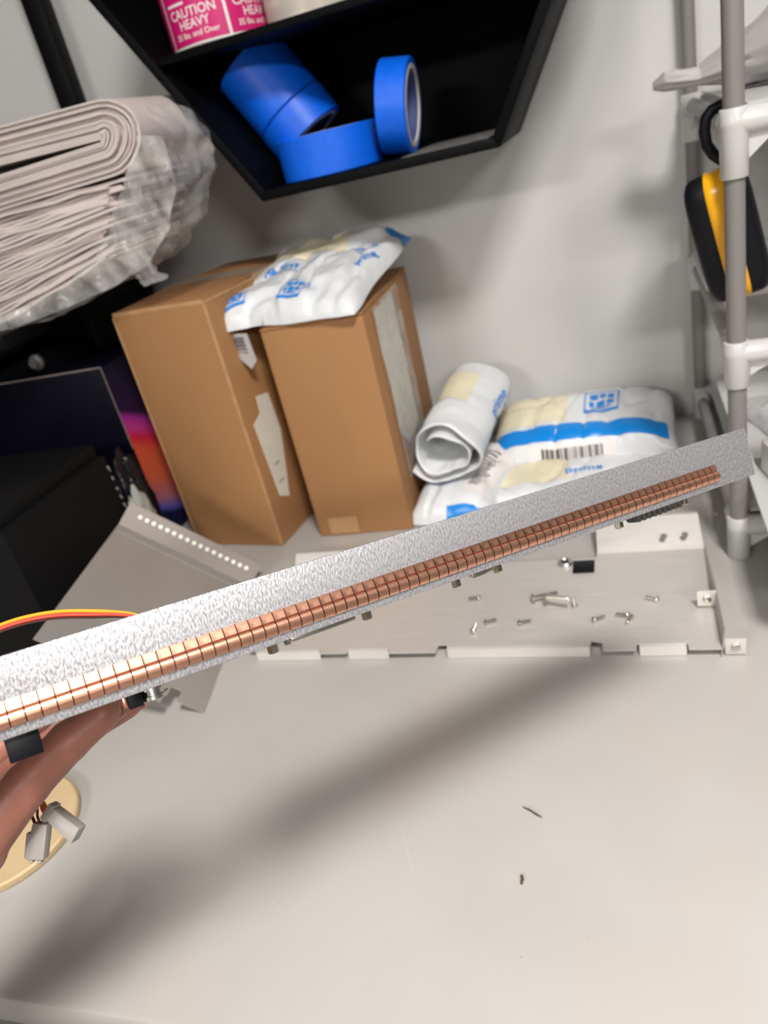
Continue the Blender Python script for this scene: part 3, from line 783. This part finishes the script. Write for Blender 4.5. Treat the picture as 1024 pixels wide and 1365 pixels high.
for i, ((px, py), hd, kd, lab) in enumerate(spots):
    hm, tm = (SH2 if kd else SH1)
    rh = .0058 if kd else .0035
    c = ZP(px, py, ZT+rh)
    a = math.radians(hd); 
    if i == 4: Mx = Matrix.Translation((c.x, c.y, ZT+.0027)) @ Matrix.Rotation(math.radians(178), 4, 'X')
    else:
        tilt = math.radians(97 if not kd else 98)
        Mx = Matrix.Translation((c.x, c.y, ZT+rh+.0001+(.006 if i == 10 else 0))) @ Matrix.Rotation(a, 4, 'Z') @ Matrix.Rotation(-tilt, 4, 'Y')
    E = empty('screw', label=lab, cat='screw', group='screws scattered on the chassis plate', mat=Mx)
    for nm, me in (('head', hm), ('shank', tm)):
        o = bpy.data.objects.new(nm, me); COL.objects.link(o); o.parent = E
c = ZP(779, 756, ZT)
BP = empty('rubber_pad', (c.x, c.y, ZT+.0002), 'small black square pad at the back edge of the chassis plate', 'pad')
MB().box((-.0125, -.013, 0), (.0115, .012, .0018)).build('pad', M_RUB, BP, bevel=.001)
c = ZP(755, 750, ZT)
NU_ = empty('washer', (c.x-.001, c.y-.003, ZT), 'round metal washer beside the black square pad', 'washer')
MB().lathe([(.0045, .0003), (.0085, .0003), (.0085, .0035), (.0078, .0042), (.0052, .0042), (.0045, .0035)], n=28, closed=True).build('ring', M_STEEL, NU_, smooth=40)
MB().lathe([(0, .0005), (.0043, .0005), (.0043, .0028), (0, .0028)], n=24).build('insert', M_STEEL_DK, NU_, smooth=40)

# bent tray with a row of holes, leaning on the black carton (left)
r0, r1 = ZP(334, 782, .001), ZP(272, 950, .001)          # right edge on the bench
ey = (r0 - r1); DT = ey.length; ey.normalize()
lt = ZP(166, 688, .126)
exh = Vector((lt.x-r0.x, lt.y-r0.y, lt.z - r0.z)); exh -= ey*exh.dot(ey); WT = exh.length; exh.normalize()
nz = ey.cross(exh); nz = nz if nz.z > 0 else -nz
Mt = Matrix((-exh, ey, nz)).transposed().to_4x4(); Mt.translation = r1
if Mt.to_3x3().determinant() < 0: Mt = Matrix((-exh, ey, -nz)).transposed().to_4x4(); Mt.translation = r1
TR = empty('metal_tray', label='bent grey metal tray with a row of bright dots, propped on the black carton', cat='metal tray', mat=Mt)
# local x = 0 at the bench edge, -WT at the raised edge; y = 0 front, DT back; z off the sheet
th = .0012
pl = [(-WT, 0.0), (-WT, DT), (0, DT), (0, 0), (-.030, 0), (-.031, .016), (-.042, .016), (-.043, .002), (-WT*.62, .002), (-WT*.63, .012), (-WT*.68, .012), (-WT*.70, 0)]
MB().prism([(x, y, -th) for (x, y) in pl], (0, 0, th)).build('sheet', M_ALUL, TR)
MB().prism([(-WT*.60, -.0, -th), (-.046, 0, -th), (-.046, -.010, -th), (-WT*.60, -.010, -th)], (0, 0, th)).build('front_tab', M_ALUL, TR)
fh = .032
rib = MB().prism([(-WT+.004, DT-.016, 0), (-WT+.004, DT-.013, .0012), (-WT+.004, DT-.010, 0)], (WT-.004, 0, 0)).build('pressed_rib', M_ALUL, TR, smooth=60)
def FV(x, z): return Vector((x, DT + z*.60, z*.80))
m = MB(); m.add([FV(-WT, 0), FV(0, 0), FV(0, fh), FV(-WT, fh)], [(0, 1, 2, 3)])
fl = solidify(m.build('back_flange', mat('sheet_brownish', (.21, .18, .16), .5, metal=.4), TR), .001, 0)
nf = (FV(1, 0) - FV(0, 0)).cross(FV(0, 1) - FV(0, 0)).normalized()
st = MB().lathe([(0, .0012), (.0022, .0012), (.0030, .0004), (.0030, 0), (0, 0)], n=14, axis=-nf if nf.y > 0 else nf).mesh('stud', mat('bright_stud', (.80, .77, .73), .35, metal=.2), 40)
nh = 17
for k in range(nh):
    o = bpy.data.objects.new('stud', st); COL.objects.link(o); o.parent = fl
    o.location = FV(-WT + .020 + (WT - .036)*k/(nh-1), fh*.62) + (-nf if nf.y > 0 else nf)*.0004

# small loose bits and the round tan board
DB = empty('round_board', (-.580, .357, 0), 'round pale tan board under the hanging connectors', 'board')
MB().lathe([(0, .0005), (.0655, .0005), (.067, .002), (.067, .0065), (.0655, .008), (0, .008)], n=72).build('disc', M_CORK, DB, smooth=30)
MB().lathe([(.0672, .0022), (.0680, .0022), (.0680, .0062), (.0672, .0062)], n=72, closed=True).build('rim', mat('tan_rim', (.50, .36, .20), .6), DB, smooth=30)
c = ZP(710, 1083)
tag(MB().tube([(c.x-.008, c.y+.004, .0012), (c.x-.002, c.y+.001, .0016), (c.x+.004, c.y-.003, .0014), (c.x+.008, c.y-.005, .0010)], [.0003, .0007, .0007, .0003], 6).build('metal_shaving', M_STEEL_DK, smooth=True), 'thin dark metal shaving lying on the bare bench top', 'shaving')
c = ZP(697, 1175)
tag(MB().tube([(c.x-.001, c.y+.004, .0014), (c.x, c.y+.001, .0018), (c.x-.0005, c.y-.003, .0014)], [.0010, .0013, .0009], 7).build('wood_crumb', M_DUST, smooth=True), 'small brown crumb near the front of the bench top', 'crumb')
c = ZP(955, 686)
tag(MB().lathe([(0, .0003), (.0018, .0003), (.0022, .0014), (.001, .0024), (0, .0024)], (c.x, c.y, 0), n=10).build('paper_crumb', M_CREAM, smooth=True), 'tiny pale crumb behind the chassis plate', 'crumb')

# ------------------------------------------------------------------ pipe rack, right
PK = empty('pipe_rack', (.30, .98, 0), 'grey pipe shelf rack with white plastic joints at the right', 'rack')
ko = Vector((.30, .98, 0))
XL, XR_, YF, YB = .0985, .62, .772, 1.166
RP = .0088
LEV = (.038, .232, .435)
def pipe(a, b, r=RP): return MB().tube([Vector(a)-ko, Vector(b)-ko], r, 20).build('pipe', M_PIPE, PK, smooth=50)
for x in (XL, XR_):
    for y in (YF, YB):
        zz = [.016] + list(LEV) + [.95]
        for a, b in zip(zz[:-1], zz[1:]): pipe((x, y, a), (x, y, b))
for z in LEV:
    for x in (XL, XR_): pipe((x, YF, z), (x, YB, z), RP*.92)
    for y in (YF, YB): pipe((XL, y, z), (XR_, y, z), RP*.92)
def joint(x, y, z, up=.024, dn=.030, foot=False):
    sx = 1 if x < .3 else -1; sy = 1 if y < .97 else -1
    m = MB(); rj = .0118
    o = Vector((x, y, z)) - ko
    m.lathe([(rj-.001, -dn), (rj, -dn+.001), (rj, -.002), (rj*1.06, 0), (rj, .002), (rj, up-.001), (rj-.001, up)], o, (0, 0, 1), 24)
    m.lathe([(rj*.96, 0), (rj*.9, .034), (rj*.8, .036)], o, (sx, 0, 0), 20)
    m.lathe([(rj*.96, 0), (rj*.9, .034), (rj*.8, .036)], o, (0, sy, 0), 20)
    # web under the arms
    m.prism([o+Vector((0, -.002, -dn*.9)), o+Vector((sx*.034, -.002, -rj*.9)), o+Vector((0, -.002, -rj*.3))], (0, .004, 0))
    m.prism([o+Vector((-.002, 0, -dn*.9)), o+Vector((-.002, sy*.034, -rj*.9)), o+Vector((-.002, 0, -rj*.3))], (.004, 0, 0))
    m.build('joint', M_JOINT, PK, smooth=50)
for x in (XL, XR_):
    for y in (YF, YB):
        joint(x, y, LEV[0], .012, .0375); joint(x, y, LEV[1], .012, .034); joint(x, y, LEV[2], .012, .044)
# shelf sheets on the bottom and top levels
MB().box(Vector((XL+.012, YF+.012, LEV[2]+.010))-ko, Vector((XR_-.012, YB-.012, LEV[2]+.0125))-ko).build('shelf_sheet', M_PANEL, PK)
MB().box(Vector((XL+.012, YF+.012, LEV[0]+.010))-ko, Vector((XR_-.012, YB-.012, LEV[0]+.0125))-ko).build('shelf_sheet', M_PANEL, PK)
# shallow tray on the middle level
def open_tray(name, label, lo, hi, wall, m, rot=0, flare=.006, cat='tray'):
    cx_, cy_ = (lo[0]+hi[0])/2, (lo[1]+hi[1])/2; w, d, h = (hi[0]-lo[0])/2, (hi[1]-lo[1])/2, hi[2]-lo[2]
    E = empty(name, (cx_, cy_, lo[2]), label, cat, rot=(0, 0, rot))
    mb = MB()
    def loop(ww, dd, z, r=.018, n=6):
        P = []
        for (sx, sy, a0) in ((1, 1, 0), (-1, 1, PI/2), (-1, -1, PI), (1, -1, 3*PI/2)):
            for i in range(n+1):
                a = a0 + PI/2*i/n; P.append(Vector((sx*(ww-r)+r*math.cos(a), sy*(dd-r)+r*math.sin(a), z)))
        return P
    Ls = [loop(w-flare, d-flare, 0), loop(w, d, h-.004), loop(w+.007, d+.007, h-.004), loop(w+.007, d+.007, h), loop(w-wall, d-wall, h), loop(w-flare-wall, d-flare-wall, wall)]
    n = len(Ls[0]); vs = [v for L in Ls for v in L]
    fs = [(i*n+k, i*n+(k+1) % n, (i+1)*n+(k+1) % n, (i+1)*n+k) for i in range(len(Ls)-1) for k in range(n)]
    fs += [tuple(range(n))[::-1], tuple((len(Ls)-1)*n+k for k in range(n))]
    mb.add(vs, fs).build('shell', m, E, smooth=50); return E
open_tray('plastic_tray', 'shallow white tray on the middle level of the pipe rack', (.096, .925, LEV[1]+.0095), (.50, 1.130, LEV[1]+.026), .003, M_JOINT)
open_tray('plastic_bin', 'wide pale grey bin at the bottom of the pipe rack', (.118, .60, LEV[0]+.0135), (.56, 1.10, LEV[0]+.050), .003, M_BIN, 0)
# things in the bin
def crumple_sheet(name, label, cat, loc, L, Wd, T, seed, m, rot=(0, 0, 0), wr=.008, group=None):
    E = empty(name, loc, label, cat, group, rot=rot)
    q = Mailer(L, Wd, T, seed, wr=wr, pw=3.5); q.body(E, m); return E, q
crumple_sheet('zip_bag', 'clear plastic zip bag lying at the back of the grey bin', 'bag', (.26, .99, .0560), .22, .15, .03, 21.0, film('zip_film', (.7, .7, .7), .55), (0, 0, .3), .006)
PB = empty('parts_box', (.235, .80, .0560), 'white parts box with black and red label in the grey bin', 'box', rot=(0, 0, math.radians(12)))
MB().box((-.085, -.075, 0), (.10, .085, .038)).build('body', M_INKW, PB, bevel=.002)
MB().box((-.078, -.055, .0382), (.09, .075, .0386)).build('black_label', M_INKK, PB)
MB().box((-.066, .005, .0387), (.05, .050, .0391)).build('red_panel', M_RED, PB)
# white bag on the top level, its mouth sticking out past the post
SBx = empty('poly_bag', (.22, .95, LEV[2]+.013), 'crumpled white plastic bag lying on top of the pipe rack', 'bag')
so = Vector((.22, .95, LEV[2]+.013))
key = [(-.172, 1.03, .004, .004, .016), (-.160, 1.03, .020, .010, .012), (-.125, 1.02, .028, .009, .010), (-.080, .99, .046, .026, 0), (-.02, .97, .085, .046, 0), (.06, .96, .12, .066, 0), (.16, .95, .14, .080, 0), (.28, .95, .13, .075, 0), (.34, .95, .08, .04, 0), (.36, .95, .01, .01, 0)]
def SPB(i, j):
    s = i*(len(key)-1); k = min(int(s), len(key)-2); t = s-k; t = t*t*(3-2*t)
    x, y, hw_, hh, zo = (key[k][c]*(1-t)+key[k+1][c]*t for c in range(5))
    a = 2*PI*j
    w = noise.noise(Vector((x*16, math.cos(a)*2.4, math.sin(a)*2.4)))*.012 + abs(noise.noise(Vector((x*34, math.cos(a)*4, math.sin(a)*4))))*-.008
    w *= min(1, hh/.018)
    return Vector((x, y - so.y + math.cos(a)*(hw_+w), max(math.sin(a)*(hh+w) + hh, .0005) + zo))
MB().grid(SPB, 90, 48).build('pouch', M_POLYB, SBx, smooth=80)

# hanging black and yellow case
tb = NP(966, 312, .815); 
top_, bot_ = NP(948, 229, .801), NP(991, 393, .812)
ax = (bot_ - top_); Lt = ax.length; zt = -ax.normalized()
xt = Vector((.99, -.10, 0)); xt = (xt - zt*xt.dot(zt)).normalized(); yt_ = zt.cross(xt)
Mx = Matrix((xt, yt_, zt)).transposed().to_4x4(); Mx.translation = (top_+bot_)/2
YC = empty('hand_tool', label='black and yellow hand tool hanging from the rack by its loop', cat='tool', mat=Mx)
def pill(w, d, h, r, n=8, z0=None):
    """rounded slab along z: superellipse sections"""
    m = MB(); P = []
    for i in range(n*2+1):
        t = -1 + 2*i/(n*2); z = math.copysign(abs(math.sin(t*PI/2))**1.0, t)*h/2
        k = max(.02, (1 - abs(z/(h/2))**6))**.5
        P.append([(math.copysign(abs(math.cos(a))**.6, math.cos(a))*w/2*(.55+.45*k if abs(t) < 1 else .5), math.copysign(abs(math.sin(a))**.6, math.sin(a))*d/2*k, z) for a in [2*PI*q/28 for q in range(28)]])
    vs = [v for L in P for v in L]; nn = 28
    m.add(vs, [(i*nn+q, i*nn+(q+1) % nn, (i+1)*nn+(q+1) % nn, (i+1)*nn+q) for i in range(len(P)-1) for q in range(nn)] + [tuple(range(nn))[::-1], tuple((len(P)-1)*nn+q for q in range(nn))])
    return m
pill(.058, .036, Lt, .01).build('body', M_RUB, YC, smooth=60)
pill(.0265, .0405, Lt*1.005, .01).build('yellow_band', M_YEL, YC, smooth=60)
pl_ = [Mx.inverted() @ NP(px, py, .800) for (px, py) in ((974, 232), (973, 214), (962, 213), (951, 206), (942, 193), (939, 175), (941, 158), (949, 147), (961, 140), (975, 136))]
MB().tube([p_ for i_ in range(len(pl_)-1) for p_ in (pl_[i_], pl_[i_].lerp(pl_[i_+1], .5))] + [pl_[-1]], .0050, 12).build('carry_loop', M_RUB, YC, smooth=60)

# ------------------------------------------------------------------ the held bracket
TLc, TRc = Vector((-.1369, .0515, .27)), Vector((.2191, -.0512, .46))
ac = (TRc - TLc); LB = ac.length; ac.normalize()
wc = Vector((.0074, .0281, .0013)); wc -= ac*wc.dot(ac); WB = wc.length; wc.normalize()
dc = ac.cross(wc)
Mb = Matrix((CM @ ac, CM @ wc, CM @ dc)).transposed().to_4x4(); Mb.translation = CAMP + CM @ TLc
BK = empty('io_bracket', label='long etched aluminium bracket with copper contact fingers, held in the hand', cat='bracket', mat=Mb)
XA = -.034
def bx(px, y, d):
    """position along the bracket that shows at pixel column px, for a point y down its face and d behind it"""
    q = TLc + wc*y + dc*d; k = (px-CX)/F
    return (k*q.z - q.x)/(ac.x - k*ac.z)
TK = .0016
MB().box((XA, 0, 0), (LB, WB, TK)).build('face_plate', M_BRACK, BK, bevel=.0005)
MB().box((XA, WB-TK, TK-.0002), (LB-.001, WB-.0001, .022)).build('connector_panel', M_BRACK, BK, bevel=.0003)
# unseen board added behind the connectors to widen the bench shadow
MB().box((.085, WB-.0095, .0225), (LB-.012, WB-.0080, .072)).build('shadow_board', mat('board_green', (.02, .07, .035), .5), BK)
# copper contact strip
Y0s, Y1s = WB*.535, WB*.872
XE = bx(957, (Y0s+Y1s)/2, -.001)
NF = 76
pitch = (XE - bx(0, (Y0s+Y1s)/2, -.001))/71.5
ST = MB().box((XE - NF*pitch, Y0s, -.0004), (XE, Y1s, .0)).build('contact_strip', mat('dark_copper', (.16, .06, .035), .5, metal=.8), BK)
def finger_mesh(w):
    wd = Y1s - Y0s
    pr = [(0, -.0006), (.36, -.0016), (.365, -.0006), (.41, -.0006), (.415, -.0014)]
    for i in range(9):
        a = PI*(.12 + .80*i/8); pr.append((.405 + .30 - .31*math.cos(a), -.0007 - .0021*math.sin(a)))
    pr += [(.985, -.0010), (1.0, -.0004)]
    t = .0003; m = MB(); n = len(pr); vs = []; fs = []
    for (y, z) in pr:
        for x in (0, w): vs.append((x, Y0s + wd*y, z))
    for (y, z) in pr:
        for x in (0, w): vs.append((x, Y0s + wd*y, min(z + t, -.0001)))
    N2 = 2*n
    for i in range(n-1):
        a = i*2
        fs += [(a, a+1, a+3, a+2), (N2+a, N2+a+2, N2+a+3, N2+a+1), (a, a+2, N2+a+2, N2+a), (a+1, N2+a+1, N2+a+3, a+3)]
    fs += [(0, N2, N2+1, 1), (N2-2, N2-1, 2*N2-1, 2*N2-2)]
    return m.add(vs, fs).mesh('finger', M_COP, 32)
FM = finger_mesh(pitch*.905)
random.seed(7)
for k in range(NF):
    o = bpy.data.objects.new('finger', FM); COL.objects.link(o); o.parent = ST
    o.location = (XE - (k+1)*pitch, 0, 0)
    piv = Y0s + .003
    r = random.uniform(-.012, .012)
    o.rotation_euler = (r, 0, 0); o.location.y = piv - piv*math.cos(r); o.location.z = -piv*math.sin(r) - .00005 - abs(r)*.008*0
# things on the connector panel: jack screws, connector shells, black plug, coax socket
def hexjack(px, d=.010, L=.0052, r=.0026, m=M_BRASS):
    x = bx(px, WB+.003, d)
    mb = MB(); mb.lathe([(r, 0), (r, L-.0006), (r*.85, L), (r*.5, L), (r*.5, L-.002), (0, L-.002)], (x, WB-.0001, d), (0, 1, 0), 6); return mb.build('jack_screw', m, BK)
def shell(p0, p1, d=.010, L=.0035, depth=.0085, m=M_STEEL):
    x0, x1 = bx(p0, WB+.002, d), bx(p1, WB+.002, d)
    o = MB().prism([(x0, WB-.0001, d-depth/2), (x1, WB-.0001, d-depth/2), (x1-.002, WB-.0001, d+depth/2), (x0+.002, WB-.0001, d+depth/2)], (0, L, 0)).build('connector_shell', m, BK, bevel=.0006)
    return o, x0, x1
hexjack(364); hexjack(489); shell(385, 470, L=.0028); hexjack(384, L=.0038, r=.0018, m=M_STEEL)
hexjack(608); hexjack(663); shell(624, 652, L=.0032)
hexjack(825, L=.0050); hexjack(911, L=.0050)
sh, x0, x1 = shell(838, 902, L=.0042, m=M_STEEL_DK)
for i in range(9):
    x = x0 + (x1-x0)*(i+.6)/9.4
    MB().box((x, WB+.0008, .010-.0049), (x+.0016, WB+.0046, .010+.003)).build('contact_pin', M_STEEL, sh)
x = bx(31, WB+.004, .008)
MB().box((x-.0058, WB-.0002, .003), (x+.0058, WB+.0095, .016)).build('black_plug', M_RUB, BK, bevel=.0006)
x = bx(203, WB+.003, .011)
mb = MB(); mb.lathe([(.0062, 0), (.0062, .0018), (.0050, .0020), (.0050, .0040), (.0060, .0042), (.0060, .0056), (.0048, .0062), (.0030, .0062), (.0030, .003), (0, .003)], (x, WB-.0001, .011), (0, 1, 0), 24)
mb.build('coax_socket', M_STEEL, BK, smooth=40)
x = bx(178, WB+.003, .011)
mb = MB().box((x-.0030, WB-.0002, .005), (x+.0026, WB+.0062, .017)).build('dark_socket', M_RUB, BK, bevel=.0005)
MB().box((x-.0048, WB-.0002, .0056), (x-.0032, WB+.0052, .016)).build('copper_lug', M_COP, BK, bevel=.0003)

# ------------------------------------------------------------------ the hand
HN = empty('hand', DP(-310, 1350, .325), 'hand reaching in from the left, fingers gripping the bracket from behind', 'hand')
ho = Vector(HN.location)
def J(px, py, z): return DP(px, py, z) - ho
def capsule(mb, a, b, ra, rb, n=14, k=5):
    a, b = Vector(a), Vector(b); t = (b-a); L = t.length; t.normalize()
    prof = []
    for i in range(k+1):
        an = PI/2*(1 - i/k); prof.append((ra*math.cos(an)+1e-7, -ra*math.sin(an)))
    for i in range(k+1):
        an = PI/2*i/k; prof.append((rb*math.cos(an)+1e-7, L + rb*math.sin(an)))
    mb.lathe(prof, a, t, n)
fingers = {
    'index': [(-32, 1136, .320, .0112), (36, 1046, .320, .0098), (92, 988, .318, .0088), (138, 950, .320, .0076)],
    'middle': [(-62, 1112, .332, .0112), (44, 1018, .343, .0096), (112, 968, .344, .0086), (168, 936, .342, .0078)],
    'ring': [(-94, 1094, .343, .0108), (10, 985, .365, .0092), (68, 938, .366, .0082), (108, 904, .358, .0074)],
    'little': [(-126, 1080, .352, .0098), (-42, 972, .376, .0080), (6, 928, .380, .0072), (40, 900, .372, .0064)],
    'thumb': [(-236, 1240, .305, .0135), (-180, 1120, .282, .0115), (-140, 1040, .258, .0102), (-96, 968, .2475, .0088)]}
mb = MB(); wr = J(-310, 1350, .325); fa = J(-620, 1700, .33); fb = J(-1000, 2150, .34)
for nm, js in fingers.items():
    P = [(J(*j[:3]), j[3]) for j in js]
    for (a, ra), (b, rb) in zip(P[:-1], P[1:]): capsule(mb, a, b, ra, rb)
    # joints swell a little
    for (p, r) in P[1:3]: capsule(mb, p, p + Vector((.0001, 0, 0)), r*1.05, r*1.05)
    if nm != 'thumb': capsule(mb, wr, P[0][0], .017, P[0][1]*1.15)
    else: capsule(mb, wr, P[0][0], .018, .0145)
mcp = [J(*fingers[f][0][:3]) for f in ('index', 'middle', 'ring', 'little')]
for a, b in zip(mcp[:-1], mcp[1:]):
    capsule(mb, a, b, .0112, .0108)
    capsule(mb, a.lerp(wr, .35), b.lerp(wr, .35), .0125, .0125); capsule(mb, a.lerp(wr, .65), b.lerp(wr, .65), .014, .014)
capsule(mb, J(-236, 1240, .305), mcp[0].lerp(wr, .3), .013, .012); capsule(mb, J(-200, 1145, .30), mcp[0], .010, .009)
capsule(mb, wr, fa, .024, .030); capsule(mb, fa, fb, .030, .038)
o = mb.build('skin', M_SKIN, HN, smooth=True)
md = o.modifiers.new('r', 'REMESH'); md.mode = 'VOXEL'; md.voxel_size = .0014; md.use_smooth_shade = True
md = o.modifiers.new('s', 'SMOOTH'); md.factor = .5; md.iterations = 9
dg = bpy.context.evaluated_depsgraph_get(); dg.update()
me = bpy.data.meshes.new_from_object(o.evaluated_get(dg)); o.modifiers.clear(); o.data = me
for p in me.polygons: p.use_smooth = True
if not me.materials: me.materials.append(M_SKIN)
for nm, js in fingers.items():          # nails sit on the side away from the bracket
    a, b = J(*js[2][:3]), J(*js[3][:3]); t = (b-a).normalized()
    back = (CM @ Vector((.25, .25, 1 if nm != 'thumb' else -1))); back = (back - t*back.dot(t)).normalized()
    side = t.cross(back); r = js[3][3]; c0 = b + back*(r*.80) + t*r*.12
    m = MB().grid(lambda i, j: c0 + side*(r*.72*math.sin((i-.5)*2.0)) + t*(r*1.25*(j-.5)) + back*(r*.22*(math.cos((i-.5)*2.6)) - r*.05*(j*2-1)**2), 10, 8)
    solidify(m.build('nail', M_NAIL, HN, smooth=True, fix=False), .0005, 0)

# ------------------------------------------------------------------ wires
WH = empty('wire_harness', DP(60, 1080, .335), 'yellow and red wires with two pale plastic connectors dangling below the hand', 'wires')
wo = Vector(WH.location)
def spline(P, n=14):
    out = []
    for i in range(len(P)-1):
        p0, p1, p2, p3 = P[max(i-1, 0)], P[i], P[i+1], P[min(i+2, len(P)-1)]
        for k in range(n):
            t = k/n; out.append(.5*((2*p1) + (p2-p0)*t + (2*p0-5*p1+4*p2-p3)*t*t + (-p0+3*p1-3*p2+p3)*t**3))
    return out + [P[-1]]
def wire(pts, r, m, name='wire'):
    P = spline([DP(*p)-wo for p in pts]); return MB().tube(P, r, 10).build(name, m, WH, smooth=70)
up = [(-150, 925, .33), (-60, 868, .335), (0, 836, .335), (60, 820, .335), (120, 817, .335), (185, 822, .335), (230, 850, .335)]
def shift(pts, dy, dz): return [(x, y+dy*(1 if x < 150 else .45), z+dz) for (x, y, z) in pts]
dn = [(215, 905, .375), (150, 965, .395), (60, 1040, .375)]
wire(shift(up, -2.5, 0) + dn + [(62, 1078, .338), (72, 1088, .335)], .00085, M_WY)
wire(shift(up, 2.2, -.001) + shift(dn, 4, .002) + [(56, 1075, .340), (66, 1090, .3355)], .00085, M_WR)
wire(shift(up, 6.0, .0) + shift(dn, 8, .004) + [(50, 1082, .340), (54, 1098, .3355)], .0006, M_WP)
wire([(30, 1040, .378), (40, 1080, .345), (46, 1096, .337), (49, 1106, .3355)], .0007, M_WP)
def connector(c0, c1, w, d, latch):
    a, b = DP(*c0)-wo, DP(*c1)-wo; t = (b-a); L = t.length; t.normalize()
    n = CM @ Vector((0, 0, -1)); n = (n - t*n.dot(t)).normalized(); s = t.cross(n)
    def P(x, y, z): return a + t*x + s*y + n*z
    m = MB(); m.hexa([P(0, -w*.40, -d/2), P(L*.97, -w/2, -d/2), P(L, w/2, -d/2), P(0, w*.40, -d/2), P(0, -w*.40, d/2), P(L*.97, -w/2, d/2), P(L, w/2, d/2), P(0, w*.40, d/2)])
    o = m.build('connector', M_NYL, WH, bevel=.0008)
    if latch:
        m = MB(); m.hexa([P(L*.30, w*.46, -d*.3), P(L*.98, w*.49, -d*.3), P(L*.98, w*.60, -d*.3), P(L*.30, w*.68, -d*.3), P(L*.30, w*.46, d*.3), P(L*.98, w*.49, d*.3), P(L*.98, w*.60, d*.3), P(L*.30, w*.68, d*.3)])
        m.build('latch', M_NYL, o, bevel=.0005)
        for k in (-.22, .22):
            m = MB(); m.hexa([P(L*.985, w*(k-.13), -d*.32), P(L*1.10, w*(k-.13), -d*.32), P(L*1.10, w*(k+.13), -d*.32), P(L*.985, w*(k+.13), -d*.32), P(L*.985, w*(k-.13), d*.32), P(L*1.10, w*(k-.13), d*.32), P(L*1.10, w*(k+.13), d*.32), P(L*.985, w*(k+.13), d*.32)])
            m.build('keyed_pin_shroud', M_NYL, o, bevel=.0008)
    else:
        m = MB(); m.hexa([P(-.001, -w*.5, -d*.36), P(L*.12, -w*.56, -d*.36), P(L*.12, w*.56, -d*.36), P(-.001, w*.5, -d*.36), P(-.001, -w*.5, d*.56), P(L*.12, -w*.56, d*.56), P(L*.12, w*.56, d*.56), P(-.001, w*.5, d*.56)])
        m.build('collar', M_NYL, o, bevel=.0005)
connector((67, 1080, .335), (106, 1113, .331), .0076, .0062, False)
connector((57, 1096, .3355), (49, 1145, .333), .0084, .0066, True)
